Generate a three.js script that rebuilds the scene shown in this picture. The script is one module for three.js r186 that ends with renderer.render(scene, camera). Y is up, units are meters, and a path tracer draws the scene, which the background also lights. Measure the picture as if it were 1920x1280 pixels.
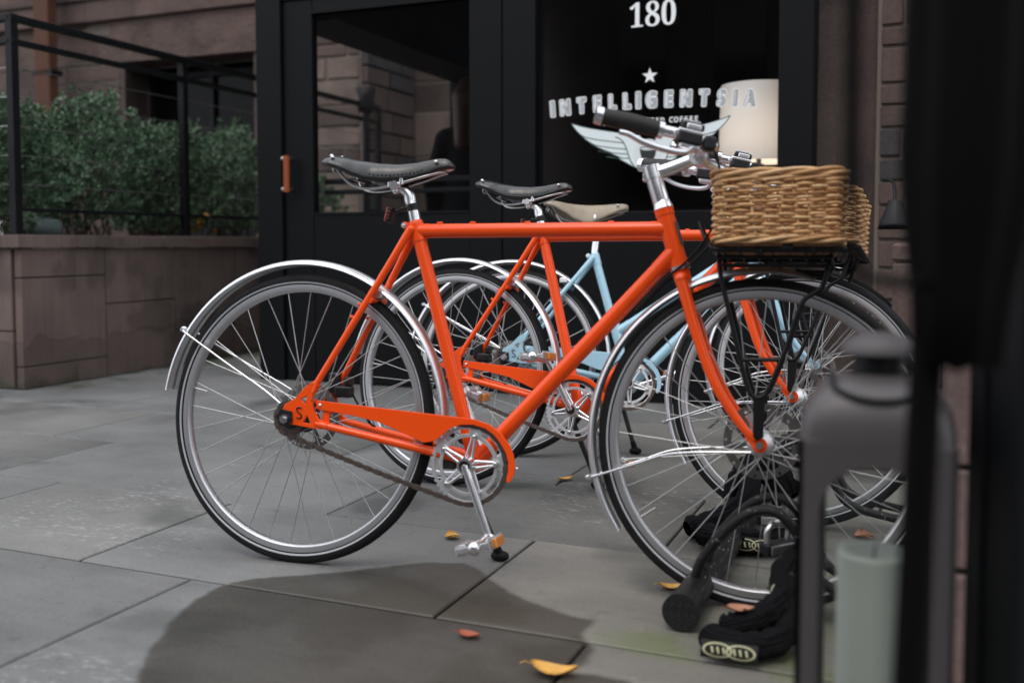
import * as THREE from 'three';
import { RoundedBoxGeometry } from 'three/addons/geometries/RoundedBoxGeometry.js';
import { MarchingCubes } from 'three/addons/objects/MarchingCubes.js';
import { mergeGeometries, mergeVertices } from 'three/addons/utils/BufferGeometryUtils.js';

// ---------------------------------------------------------------- camera, sky, sun, exposure
const scene = new THREE.Scene();
const camera = new THREE.PerspectiveCamera(37.86, 1.5, 0.05, 200);
camera.filmGauge = 36;
camera.position.set(0, 0.7526, 0);
camera.rotation.x = -3.175 * Math.PI / 180;
camera.setViewOffset(1920, 1280, 0, 80, 1920, 1280);   // shifted lens: verticals stay nearly upright
camera.focus = 2.75;
camera.userData.fStop = 2.2;
scene.add(camera);

const renderer = new THREE.WebGLRenderer({ antialias: true });
renderer.toneMapping = THREE.LinearToneMapping;
renderer.toneMappingExposure = 2.05;
renderer.shadowMap.enabled = true;

{ // overcast sky: three times brighter overhead than at the horizon, a trace of blue
  const w = 64, h = 32, d = new Float32Array(w * h * 4);
  for (let j = 0; j < h; j++) {
    const el = ((j + 0.5) / h - 0.5) * Math.PI, k = (1 + Math.max(0, Math.sin(el))) / 2;
    for (let i = 0; i < w; i++) d.set([0.96 * k, 1.0 * k, 1.07 * k, 1], (j * w + i) * 4);
  }
  const t = new THREE.DataTexture(d, w, h, THREE.RGBAFormat, THREE.FloatType);
  t.mapping = THREE.EquirectangularReflectionMapping; t.magFilter = THREE.LinearFilter; t.needsUpdate = true;
  scene.background = t; scene.environment = t; scene.environmentIntensity = 1;
}
const sun = new THREE.DirectionalLight(0xfff4e6, 0.5);
sun.position.set(-3, 12, 2.5); sun.target.position.set(0, 0, -3);
sun.castShadow = true; sun.shadow.radius = 45; sun.shadow.mapSize.set(2048, 2048);
Object.assign(sun.shadow.camera, { left: -10, right: 10, top: 10, bottom: -10, near: 0.5, far: 40 });
scene.add(sun, sun.target);

// ---------------------------------------------------------------- helpers
function rng(seed) { let a = seed >>> 0; return () => { a = (a + 0x6D2B79F5) >>> 0; let t = a; t = Math.imul(t ^ (t >>> 15), t | 1); t ^= t + Math.imul(t ^ (t >>> 7), t | 61); return ((t ^ (t >>> 14)) >>> 0) / 4294967296; }; }
const V = (x, y, z) => new THREE.Vector3(x, y, z);
const taken = {};
function numbered(n) { const k = taken[n] = (taken[n] ?? -1) + 1; return k ? n + '_' + String(k).padStart(3, '0') : n; }
const YAW = 22.5 * Math.PI / 180, CY = Math.cos(YAW), SY = Math.sin(YAW);
const S = (s, t, y = 0) => V(s * CY - t * SY, y, s * SY + t * CY);       // the court's own axes: s along the shop front, t away from it
function thing(name, label, category, pos = V(0, 0, 0), turn = 0, group) {
  const o = new THREE.Group(); o.name = numbered(name); o.position.copy(pos); o.rotation.y = turn; scene.add(o);
  o.userData = { label, category }; if (group) o.userData.group = group;
  return o;
}
const siteThing = (name, label, cat, s = 0, t = 0, group) => thing(name, label, cat, S(s, t), -YAW, group);
function structure(name) { const o = new THREE.Group(); o.name = numbered(name); o.rotation.y = -YAW; o.userData.kind = 'structure'; scene.add(o); return o; }
function flat(g) { const r = g.index ? g.toNonIndexed() : g; for (const k of Object.keys(r.attributes)) if (!['position', 'normal', 'uv'].includes(k)) r.deleteAttribute(k); if (!r.attributes.uv) r.setAttribute('uv', new THREE.BufferAttribute(new Float32Array(r.attributes.position.count * 2), 2)); if (!r.attributes.normal) r.computeVertexNormals(); return r; }
function merge(list) { return list.length === 1 ? list[0] : mergeGeometries(list.map(flat)); }
function mesh(name, g, mat, parent) {
  const m = new THREE.Mesh(Array.isArray(g) ? merge(g) : g, mat); m.name = name; m.castShadow = m.receiveShadow = true;
  if (parent) parent.add(m); return m;
}
function label(o, l, c, g) { o.userData.label = l; if (c) o.userData.category = c; if (g) o.userData.group = g; return o; }

// tube swept along a smooth line; r may be a number or r(k) for k from 0 to 1; e flattens the section
function sweep(pts, r, n = 32, m = 10, { closed = false, raw = false, e = 1, curve = null } = {}) {
  const R = typeof r === 'function' ? r : () => r;
  let P = [];
  if (raw) P = pts; else { const c = curve || new THREE.CatmullRomCurve3(pts, closed, 'centripetal'); for (let i = 0; i < (closed ? n : n + 1); i++) P.push(c.getPoint(i / n)); }
  const N = P.length, T = P.map((p, i) => { const a = P[closed ? (i + N - 1) % N : Math.max(0, i - 1)], b = P[closed ? (i + 1) % N : Math.min(N - 1, i + 1)]; return b.clone().sub(a).normalize(); });
  let nrm = Math.abs(T[0].z) < 0.9 ? V(0, 0, 1) : V(0, 1, 0); nrm.sub(T[0].clone().multiplyScalar(nrm.dot(T[0]))).normalize();
  const pos = [], nor = [], uv = [], idx = []; let len = 0;
  for (let i = 0; i < N; i++) {
    nrm.sub(T[i].clone().multiplyScalar(nrm.dot(T[i]))).normalize();
    const bi = T[i].clone().cross(nrm), rad = R(i / (N - 1)); if (i) len += P[i].distanceTo(P[i - 1]);
    for (let j = 0; j <= m; j++) {
      const a = j / m * Math.PI * 2, c = Math.cos(a), s = Math.sin(a) * e;
      pos.push(P[i].x + rad * (c * nrm.x + s * bi.x), P[i].y + rad * (c * nrm.y + s * bi.y), P[i].z + rad * (c * nrm.z + s * bi.z));
      nor.push(c * nrm.x + s * bi.x, c * nrm.y + s * bi.y, c * nrm.z + s * bi.z); uv.push(j / m, len);
    }
  }
  const rows = closed ? N : N - 1;
  for (let i = 0; i < rows; i++) for (let j = 0; j < m; j++) { const a = i * (m + 1) + j, b = ((i + 1) % N) * (m + 1) + j; idx.push(a, a + 1, b, b, a + 1, b + 1); }
  if (!closed) for (const [i, sg] of [[0, -1], [N - 1, 1]]) {
    const c0 = pos.length / 3; pos.push(P[i].x, P[i].y, P[i].z); nor.push(T[i].x * sg, T[i].y * sg, T[i].z * sg); uv.push(0, 0);
    for (let j = 0; j <= m; j++) { const q = (i * (m + 1) + j) * 3; pos.push(pos[q], pos[q + 1], pos[q + 2]); nor.push(T[i].x * sg, T[i].y * sg, T[i].z * sg); uv.push(0, 0); }
    for (let j = 0; j < m; j++) sg > 0 ? idx.push(c0, c0 + 2 + j, c0 + 1 + j) : idx.push(c0, c0 + 1 + j, c0 + 2 + j);
  }
  const g = new THREE.BufferGeometry(); g.setAttribute('position', new THREE.Float32BufferAttribute(pos, 3)); g.setAttribute('normal', new THREE.Float32BufferAttribute(nor, 3)); g.setAttribute('uv', new THREE.Float32BufferAttribute(uv, 2)); g.setIndex(idx);
  return g;
}
function rod(a, b, r1, r2 = r1, m = 12, open = false) {
  const d = b.clone().sub(a), g = new THREE.CylinderGeometry(r2, r1, d.length(), m, 1, open);
  g.applyQuaternion(new THREE.Quaternion().setFromUnitVectors(V(0, 1, 0), d.normalize())); const c = a.clone().add(b).multiplyScalar(0.5); return g.translate(c.x, c.y, c.z);
}
function box(w, h, d, x = 0, y = 0, z = 0, bevel = 0) { const g = bevel ? new RoundedBoxGeometry(w, h, d, 1, bevel) : new THREE.BoxGeometry(w, h, d); return g.translate(x, y, z); }
function ball(r, p, sx = 1, sy = 1, sz = 1, n = 12) { const g = new THREE.SphereGeometry(r, n, Math.max(6, n * 0.7 | 0)); g.scale(sx, sy, sz); return g.translate(p.x, p.y, p.z); }
function ring(pairs, seg = 48, axis = 'z', arc = Math.PI * 2) { const g = new THREE.LatheGeometry(pairs.map(([r, a]) => new THREE.Vector2(r, a)), seg, 0, arc); if (axis === 'z') g.rotateX(Math.PI / 2); return g; }
function poly(pts, holes = []) { const s = new THREE.Shape(pts.map(p => new THREE.Vector2(p[0], p[1]))); for (const h of holes) s.holes.push(new THREE.Path(h.map(p => new THREE.Vector2(p[0], p[1])))); return s; }
function plate(shape, z, th, bevel = 0.0006, seg = 12) { const g = new THREE.ExtrudeGeometry(shape, { depth: th - 2 * bevel, bevelEnabled: bevel > 0, bevelSize: bevel, bevelThickness: bevel, bevelSegments: 2, curveSegments: seg, bevelOffset: -bevel }); return g.translate(0, 0, z - th / 2 + bevel); }
function boxUV(g, k = 1, du = 0, dv = 0) { // uv in metres by the side a face points to
  g = flat(g); const p = g.attributes.position, n = g.attributes.normal, u = g.attributes.uv;
  for (let i = 0; i < p.count; i++) { const ax = Math.abs(n.getX(i)), ay = Math.abs(n.getY(i)), az = Math.abs(n.getZ(i)), X = p.getX(i), Y = p.getY(i), Z = p.getZ(i); const [a, b] = ay > ax && ay > az ? [X, Z] : ax > az ? [Z, Y] : [X, Y]; u.setXY(i, a * k + du, b * k + dv); }
  return g;
}
// a block of stone: bevelled box with slightly moved corners; front bulges when rough
function block(w, h, d, seed, rough = 0.002, bevel = 0.004) {
  const r = rng(seed), g = new RoundedBoxGeometry(w, h, d, 1, Math.min(bevel, w / 3, h / 3, d / 3)), p = g.attributes.position, mv = [];
  for (let i = 0; i < 8; i++) mv.push([(r() - 0.5) * rough, (r() - 0.5) * rough, (r() - 0.5) * rough]);
  for (let i = 0; i < p.count; i++) { const k = (p.getX(i) > 0 ? 1 : 0) + (p.getY(i) > 0 ? 2 : 0) + (p.getZ(i) > 0 ? 4 : 0); p.setXYZ(i, p.getX(i) + mv[k][0], p.getY(i) + mv[k][1], p.getZ(i) + mv[k][2]); }
  return g;
}
// ---------------------------------------------------------------- noise and textures
function hash(x, y, s) { let h = Math.imul(x, 374761393) ^ Math.imul(y, 668265263) ^ Math.imul(s, 1274126177); h = Math.imul(h ^ (h >>> 13), 1274126177); return ((h ^ (h >>> 16)) >>> 0) / 4294967296; }
function vnoise(x, y, s, per = 0) { const xi = Math.floor(x), yi = Math.floor(y), fx = x - xi, fy = y - yi, u = fx * fx * (3 - 2 * fx), v = fy * fy * (3 - 2 * fy), w = per ? q => ((q % per) + per) % per : q => q; const a = hash(w(xi), w(yi), s), b = hash(w(xi + 1), w(yi), s), c = hash(w(xi), w(yi + 1), s), d = hash(w(xi + 1), w(yi + 1), s); return a + (b - a) * u + (c - a) * v + (a - b - c + d) * u * v; }
function fbm(x, y, s, oct = 4, per = 0) { let v = 0, a = 0.5, t = 0; for (let i = 0; i < oct; i++) { v += a * vnoise(x, y, s + i, per); t += a; a *= 0.5; x *= 2; y *= 2; per *= 2; } return v / t; }
const clamp = (x, a = 0, b = 1) => Math.min(b, Math.max(a, x)), smooth = (a, b, x) => { const k = clamp((x - a) / (b - a)); return k * k * (3 - 2 * k); };
const toS = c => c <= 0.0031308 ? c * 12.92 : 1.055 * Math.pow(c, 1 / 2.4) - 0.055;
function dataTex(n, m, fn, srgb, rep) { // fn(u, v) gives linear [r, g, b]
  const d = new Uint8Array(n * m * 4);
  for (let j = 0; j < m; j++) for (let i = 0; i < n; i++) { const c = fn((i + 0.5) / n, (j + 0.5) / m), o = (j * n + i) * 4; for (let k = 0; k < 3; k++) d[o + k] = 255 * clamp(srgb ? toS(clamp(c[k])) : c[k]); d[o + 3] = 255; }
  const t = new THREE.DataTexture(d, n, m); t.wrapS = t.wrapT = THREE.RepeatWrapping; t.magFilter = THREE.LinearFilter; if (srgb) t.colorSpace = THREE.SRGBColorSpace; if (rep) t.repeat.set(...rep); t.needsUpdate = true; return t;
}
const std = o => new THREE.MeshStandardMaterial(o), phy = o => new THREE.MeshPhysicalMaterial(o);
const lin = (r, g, b) => new THREE.Color().setRGB(r, g, b);

// fine grain for stone, tile of 0.5 m
const grainBump = dataTex(512, 512, (u, v) => { const a = fbm(u * 32, v * 32, 11, 4, 32), b = vnoise(u * 200, v * 200, 5, 200); return [a * 0.7 + b * 0.3, 0, 0].fill(a * 0.7 + b * 0.3); }, false, [2, 2]);
const roughBump = dataTex(512, 512, (u, v) => { const a = fbm(u * 9, v * 9, 21, 6, 9); const b = 1 - Math.abs(2 * fbm(u * 14, v * 14, 31, 4, 14) - 1); return [0, 0, 0].fill(a * 0.6 + b * 0.4); }, false, [1.6, 1.6]);
function brownTex(seed, base, amp, streak) { // tile of 1.6 m
  return dataTex(512, 512, (u, v) => {
    const a = fbm(u * 6, v * 6, seed, 5, 6), g = vnoise(u * 170, v * 170, seed + 9, 170), st = fbm(u * 90, v * 5, seed + 3, 3, 0), p = smooth(0.58, 0.72, fbm(u * 4, v * 4, seed + 17, 4, 4));
    let k = 0.72 + amp * (a - 0.5) * 2 + (g - 0.5) * 0.22 + (st - 0.5) * streak - p * 0.18;
    return [base[0] * k * (1 + (a - 0.5) * 0.12), base[1] * k, base[2] * k * (1 - (a - 0.5) * 0.1)];
  }, true, [1 / 1.6, 1 / 1.6]);
}
const BR = [0.155, 0.107, 0.092];
const M = {};
M.brown = std({ map: brownTex(101, BR, 0.22, 0.18), bumpMap: grainBump, bumpScale: 0.0015, roughness: 0.9 });
M.brownB = std({ map: brownTex(151, [0.125, 0.091, 0.081], 0.25, 0.1), bumpMap: grainBump, bumpScale: 0.002, roughness: 0.92 });
M.brownC = std({ map: brownTex(191, [0.082, 0.073, 0.075], 0.25, 0.1), bumpMap: grainBump, bumpScale: 0.002, roughness: 0.92 });
M.brownRough = std({ map: brownTex(131, BR, 0.25, 0.05), bumpMap: roughBump, bumpScale: 0.02, roughness: 0.95 });
M.mortar = std({ color: lin(0.19, 0.155, 0.13), roughness: 0.95, bumpMap: grainBump, bumpScale: 0.002 });
M.darkMortar = std({ color: lin(0.085, 0.066, 0.058), roughness: 0.95 });
// ---------------------------------------------------------------- pavement: bluestone slabs on the court's own axes
// damp patch in the foreground (s, t), an outline of its own
const damp = [[-0.664, -1.757], [-0.687, -1.933], [-0.672, -2.07], [-0.63, -2.16], [-0.576, -2.2], [-0.439, -2.236], [-0.3, -2.275], [-0.19, -2.32], [-0.1, -2.33], [-0.04, -2.2], [0.0, -2.114], [0.109, -1.99], [0.172, -1.95], [0.134, -1.879], [0.15, -1.80], [0.105, -1.71], [0.3, -1.62], [0.5, -1.3], [0.2, -0.9], [-0.5, -1.0], [-0.62, -1.55]].map(([x, z]) => [x * CY + z * SY, -x * SY + z * CY]);
function inside(P, x, y) { let c = false, d = 9; for (let i = 0, j = P.length - 1; i < P.length; j = i++) { const [a, b] = P[i], [p, q] = P[j]; if ((b > y) !== (q > y) && x < (p - a) * (y - b) / (q - b) + a) c = !c; const L = (p - a) ** 2 + (q - b) ** 2, k = clamp(((x - a) * (p - a) + (y - b) * (q - b)) / L); d = Math.min(d, Math.hypot(a + k * (p - a) - x, b + k * (q - b) - y)); } return c ? d : -d; }
const rowT = []; for (let k = -2; k < 10; k++) rowT.push(-1.757 - 0.567 * k);
const cuts = { // joints across each course, read from the photograph where they show
  0: [-2.504, -1.843, -0.899, 0.37, 1.3], 1: [-2.83, -1.525, -0.58, 0.33, 1.25], '-1': [-1.508, -0.574, 0.4], 2: [-4.1, -3.15, -1.9, -1.05, -0.1, 0.8], 3: [-3.5, -2.3, -1.35, -0.5, 0.5], 4: [-3.9, -2.9, -1.7, -0.8, 0.2], 5: [-3.2, -2.2, -1.3, -0.2], '-2': [-1.9, -0.9, 0.1, 1.1],
};
const slabs = [], cr = rng(7);
for (let k = -2; k < 9; k++) {
  const c = [...(cuts[k] || [-3.1, -2.2, -1.1, -0.2])];
  let a = c[0]; while (a > -6.6) { a -= 0.7 + 0.6 * cr(); c.unshift(a); } a = c[c.length - 1]; while (a < 2.6) { a += 0.8 + 0.4 * cr(); c.push(a); }
  for (let i = 0; i + 1 < c.length; i++) slabs.push({ s0: c[i], s1: c[i + 1], t1: -1.757 - 0.567 * k, t0: -1.757 - 0.567 * (k + 1), tone: cr(), hue: cr() });
}
const PW = 7.2, PS0 = -5.6, PT0 = -7.0;
const slabAt = (s, t) => slabs.find(q => s >= q.s0 && s < q.s1 && t >= q.t0 && t < q.t1);
{
  const N = 2048, col = new Uint8Array(N * N * 4), rgh = new Uint8Array(1024 * 1024 * 4);
  const grid = (n, fn) => { const a = new Float32Array((n + 1) * (n + 1)); for (let j = 0; j <= n; j++) for (let i = 0; i <= n; i++) a[j * (n + 1) + i] = fn(PS0 + i / n * PW, PT0 + j / n * PW); return (u, v) => { const x = u * n, y = v * n, i = Math.min(n - 1, x | 0), j = Math.min(n - 1, y | 0), fx = x - i, fy = y - j, o = j * (n + 1) + i; return (a[o] * (1 - fx) + a[o + 1] * fx) * (1 - fy) + (a[o + n + 1] * (1 - fx) + a[o + n + 2] * fx) * fy; }; };
  const gBig = grid(128, (s, t) => fbm(s * 1.1, t * 1.1, 1, 4)), gSc = grid(256, (s, t) => smooth(0.6, 0.72, fbm(s * 2.3 + 9, t * 3.1, 41, 3))), gGr = grid(512, (s, t) => smooth(0.62, 0.76, fbm(s * 2.1 - 3, t * 2.8 + 5, 61, 5))), gRo = grid(128, (s, t) => smooth(0.5, 0.7, fbm(s * 1.7, t * 1.7, 91, 3))), gMid = grid(720, (s, t) => { const q = slabAt(s, t); return fbm(s * 5, t * 5 + (q ? q.hue : 0) * 40, 2, 4); });
  const tone = []; // slab lookup on a coarse grid
  for (let j = 0; j < N; j++) for (let i = 0; i < N; i++) {
    const s = PS0 + (i + 0.5) / N * PW, t = PT0 + (j + 0.5) / N * PW, key = (j >> 2) * 512 + (i >> 2);
    let q = tone[key]; if (q === undefined) q = tone[key] = slabAt(s, t) || { tone: 0.5, hue: 0.5 };
    const o = (j * N + i) * 4;
    const gu = (i + 0.5) / N, gv = (j + 0.5) / N, big = gBig(gu, gv), mid = gMid(gu, gv), fine = hash(i, j, 3), fl = fbm(s * 7, t * 55, 4, 2), pit = vnoise(s * 60, t * 60, 8);
    let k = 0.138 * (0.86 + 0.24 * q.tone + (big - 0.5) * 0.7 + (mid - 0.5) * 0.5 + (fl - 0.5) * 0.12 + (fine - 0.5) * 0.16) - (pit > 0.9 ? 0.02 : 0);
    let r = k * (1.0 + 0.05 * (q.hue - 0.5)), g = k * 1.0, b = k * (0.985 - 0.07 * (q.hue - 0.5));
    // warm, brownish slabs to the right, a cooler grey to the left: the stone's own spread
    const warm = smooth(-1.6, -0.4, s + 0.6 * (mid - 0.5)); r *= 0.985 + 0.055 * warm; b *= 1.015 - 0.10 * warm;
    // pale scuffs and salt specks
    const sc0 = gSc(gu, gv), sc = sc0 > 0 ? sc0 * smooth(0.6, 0.78, fbm(s * 60, t * 130, 42, 3)) : 0; const add = 0.09 * sc; r += add; g += add; b += add * 1.04;
    // grime blotches
    const gr = gGr(gu, gv); r *= 1 - 0.42 * gr; g *= 1 - 0.41 * gr; b *= 1 - 0.42 * gr;
    // moss along the rack and the third course joint
    const mo = s < -0.7 ? 0 : smooth(0.05, -0.02, Math.abs(t + 1.80) - 0.08 * mid) * smooth(-0.62, -0.45, s) * smooth(0.42, 0.6, fbm(s * 9, t * 9, 71, 4)) + 0.6 * smooth(-0.5, -0.1, s) * smooth(-2.9, -2.5, t) * smooth(-1.7, -1.9, t) * smooth(0.45, 0.62, fbm(s * 7, t * 7, 73, 4));
    r *= 1 - 0.22 * mo; g *= 1 - 0.08 * mo; b *= 1 - 0.42 * mo;
    // moss at the foot of the planter
    const pm = Math.abs(s + 4.2) > 0.2 ? 0 : smooth(0.10, 0.0, Math.abs(s + 4.2) - 0.09) * smooth(0.5, 0.64, fbm(s * 8, t * 8, 77, 4)); r *= 1 - 0.5 * pm; g *= 1 - 0.4 * pm; b *= 1 - 0.6 * pm;
    // the damp stain
    const dd = (s > -1.7 && s < 1 && t < -0.6 && t > -2.6) ? inside(damp, s, t) + 0.055 * (fbm(s * 6, t * 6, 81, 5) - 0.5) : -1;
    const wet = smooth(-0.006, 0.012, dd) * (0.86 + 0.14 * smooth(0.3, 0.6, fbm(s * 6, t * 6, 85, 4))) ; r *= 1 - 0.72 * wet; g *= 1 - 0.745 * wet; b *= 1 - 0.785 * wet;
    col[o] = 255 * toS(clamp(r)); col[o + 1] = 255 * toS(clamp(g)); col[o + 2] = 255 * toS(clamp(b)); col[o + 3] = 255;
    if (!(i & 1) && !(j & 1)) { const ro = ((j >> 1) * 1024 + (i >> 1)) * 4, rr = 0.72 + 0.2 * (mid - 0.5) - 0.1 * wet - 0.12 * gRo(gu, gv); rgh[ro] = rgh[ro + 1] = rgh[ro + 2] = 255 * clamp(rr); rgh[ro + 3] = 255; }
  }
  const mk = (a, n) => { const t = new THREE.DataTexture(a, n, n); t.magFilter = THREE.LinearFilter; t.wrapS = t.wrapT = THREE.RepeatWrapping; t.needsUpdate = true; return t; };
  const cm = mk(col, N); cm.colorSpace = THREE.SRGBColorSpace;
  const bump = grainBump.clone(); bump.repeat.set(PW * 2.4, PW * 2.4); bump.needsUpdate = true;
  M.slab = std({ map: cm, roughnessMap: mk(rgh, 1024), roughness: 1, bumpMap: bump, bumpScale: 0.0016 });
}
M.joint = std({ color: lin(0.012, 0.011, 0.010), roughness: 1 });
M.asphalt = std({ color: lin(0.075, 0.075, 0.078), roughness: 0.95, bumpMap: grainBump, bumpScale: 0.003 });
{
  const g = mesh('ground', new THREE.PlaneGeometry(160, 160).rotateX(-Math.PI / 2).translate(0, -0.016, 0), M.asphalt, scene); g.userData.kind = 'structure';
  const p = structure('pavement'), r = rng(5);
  mesh('joint_bed', new THREE.PlaneGeometry(9.6, 6.4).rotateX(-Math.PI / 2).translate(-2, -0.008, -3.9), M.joint, p);
  for (const q of slabs) {
    const gap = 0.004, bv = 0.003, w = q.s1 - q.s0 - 2 * gap, d = q.t1 - q.t0 - 2 * gap, y = (r() - 0.5) * 0.003, sx = (r() - 0.5) * 0.0025, sz = (r() - 0.5) * 0.0025;
    const ring4 = (i, yy) => [[-w / 2 + i, d / 2 - i], [w / 2 - i, d / 2 - i], [w / 2 - i, -d / 2 + i], [-w / 2 + i, -d / 2 + i]].map(([x, z]) => [x, yy + y + sx * x + sz * z, z]);
    const A = ring4(bv, 0), B = ring4(0, -bv), C = ring4(0, -0.03), pos = [], uv = [], cx = (q.s0 + q.s1) / 2, cz = (q.t0 + q.t1) / 2;
    const quad = (a, b, c, e) => { for (const v of [a, b, c, a, c, e]) { pos.push(...v); uv.push((v[0] + cx - PS0) / PW, (v[2] + cz - PT0) / PW); } };
    quad(...A); for (let i = 0; i < 4; i++) { const k = (i + 1) % 4; quad(B[i], B[k], A[k], A[i]); quad(C[i], C[k], B[k], B[i]); }
    const g2 = new THREE.BufferGeometry(); g2.setAttribute('position', new THREE.Float32BufferAttribute(pos, 3)); g2.setAttribute('uv', new THREE.Float32BufferAttribute(uv, 2)); g2.computeVertexNormals();
    const m = mesh('slab', g2, M.slab, p); m.position.set(cx, 0, cz);
  }
}
// ---------------------------------------------------------------- planter wall of brownstone blocks
const tideTex = dataTex(1024, 512, (u, v) => { // 4.096 m wide, 1.024 m high: tide mark, stains and streaks of the stone
  const x = u * 4.096, y = v * 1.024, a = fbm(x * 4, y * 4, 201, 5), st = fbm(x * 60, y * 4, 203, 3), g = hash(u * 1024 | 0, v * 512 | 0, 3);
  let k = 0.74 + (a - 0.5) * 0.5 + (st - 0.5) * 0.22 + (g - 0.5) * 0.12;
  const line = 0.27 + 0.16 * (fbm(x * 2.1, 0.5, 207, 4) - 0.5) + 0.09 * (fbm(x * 11, 3, 209, 4) - 0.5) - 0.07 * Math.abs(Math.sin(x * 3.1));
  const wet = smooth(0.004, -0.004, y - line), edge = smooth(0.008, 0, Math.abs(y - line));
  k *= 1 - 0.24 * wet - 0.22 * edge;
  const spot = smooth(0.63, 0.75, fbm(x * 3.3, y * 3.3, 213, 4)); k *= 1 - 0.33 * spot;
  const mossy = smooth(0.08, 0, y) * smooth(0.5, 0.65, fbm(x * 7, y * 7, 217, 3));
  return [0.195 * k * (1 - 0.4 * mossy), 0.140 * k * (1 - 0.2 * mossy), 0.123 * k * (1 - 0.45 * mossy)];
}, true, [1 / 4.096, 1 / 1.024]);
M.planter = std({ map: tideTex, bumpMap: grainBump, bumpScale: 0.0012, roughness: 0.88 });
{
  const o = siteThing('planter_wall', 'long brownstone planter wall with a dark tide mark, left of the black entrance', 'wall');
  const SX = -4.265, T0 = -3.735, add = (name, w, h, d, x, y, z, i, rough = 0.0015) => { const g = block(w, h, d, 300 + i, rough); boxUV(g, 1, z + (w > d ? x : 0), y); const m = mesh(name, g, M.planter, o); m.position.set(x, y, z); return m; };
  mesh('mortar_core', box(0.17, 0.72, 3.8, SX - 0.115, 0.36, T0 - 1.93), M.darkMortar, o);
  mesh('mortar_core', box(2.9, 0.72, 0.17, SX - 1.56, 0.36, T0 - 0.115), M.darkMortar, o);
  const cols = [-3.735, -4.305, -4.866, -5.446, -6.1, -7.56], hs = [[0, 0.116, 0.576, 0.73], [0, 0.413, 0.73], [0, 0.22, 0.73], [0, 0.5, 0.73], [0, 0.73]]; let n = 0;
  for (let c = 0; c + 1 < cols.length; c++) for (let k = 0; k + 1 < hs[c].length; k++) { const z0 = cols[c], z1 = cols[c + 1], y0 = hs[c][k], y1 = hs[c][k + 1]; add('stone', 0.05, y1 - y0 - 0.006, z0 - z1 - 0.006, SX - 0.025, (y0 + y1) / 2, (z0 + z1) / 2, n++); }
  for (let c = 0; c < 4; c++) for (const [y0, y1] of c % 2 ? [[0, 0.42], [0.42, 0.73]] : [[0, 0.3], [0.3, 0.73]]) add('stone', 0.7 - 0.006, y1 - y0 - 0.006, 0.05, SX - 0.03 - 0.03 - 0.35 - c * 0.7, (y0 + y1) / 2, T0 - 0.02, n++);
  for (const [a, b] of [[-3.70, -4.75], [-4.755, -5.7], [-5.705, -6.7], [-6.705, -7.58]]) add('coping_stone', 0.26, 0.066, a - b - 0.004, SX - 0.105, 0.764, (a + b) / 2, n++);
  for (const [a, b] of [[-4.505, -5.6], [-5.605, -7.1]]) add('coping_stone', a - b - 0.004, 0.066, 0.26, (a + b) / 2, 0.764, T0 - 0.095, n++);
}
{ const soil = structure('soil'); M.soil = std({ color: lin(0.03, 0.022, 0.017), roughness: 1, bumpMap: roughBump, bumpScale: 0.04 }); mesh('soil_bed', boxUV(box(2.7, 0.7, 3.7, -5.8, 0.37, -5.78)), M.soil, soil); }
// ---------------------------------------------------------------- railing along the planter
M.ironPaint = phy({ color: lin(0.006, 0.0065, 0.008), roughness: 0.5, specularIntensity: 0.5 });
M.wire = std({ color: lin(0.5, 0.5, 0.5), metalness: 1, roughness: 0.35 });
{
  const o = siteThing('railing', 'black steel railing with thin cables standing on the planter coping', 'railing');
  const x = -4.36; for (const t of [-3.80, -5.08, -6.36, -7.51]) mesh('post', box(0.045, 1.13, 0.045, x, 1.365, t, 0.003), M.ironPaint, o);
  mesh('post', box(0.045, 1.13, 0.045, -5.7, 1.365, -3.84, 0.003), M.ironPaint, o);
  for (const y of [1.91, 1.79]) { mesh('rail', box(0.05, y > 1.9 ? 0.034 : 0.026, 3.75, x, y, -5.655, 0.003), M.ironPaint, o); mesh('rail', box(2.6, y > 1.9 ? 0.034 : 0.026, 0.05, -5.66, y + 0.001, -3.80, 0.003), M.ironPaint, o); }
  for (let k = 0; k < 5; k++) { const y = 1.66 - k * 0.15; mesh('cable', rod(V(x, y, -3.8), V(x, y, -7.51), 0.0025, 0.0025, 6), M.wire, o); mesh('cable', rod(V(x, y, -3.8), V(-7, y, -3.83), 0.0025, 0.0025, 6), M.wire, o); }
  mesh('rail', box(0.03, 0.02, 3.7, x, 0.93, -5.65, 0.003), M.ironPaint, o);
  const lp = thing('path_lamp', 'small dark lamp head on a post by the railing end, seen through the door pane', 'lamp', S(x + 0.06, -7.22, 0.74), -YAW); mesh('lamp_post', rod(V(0, 0, 0), V(0, 1.12, 0), 0.03), M.ironPaint, lp); mesh('lamp_head', ring([[0, 1.1], [0.055, 1.1], [0.075, 1.14], [0.06, 1.2], [0.085, 1.295], [0, 1.3]], 24, 'y'), M.ironPaint, lp);
}
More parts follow.
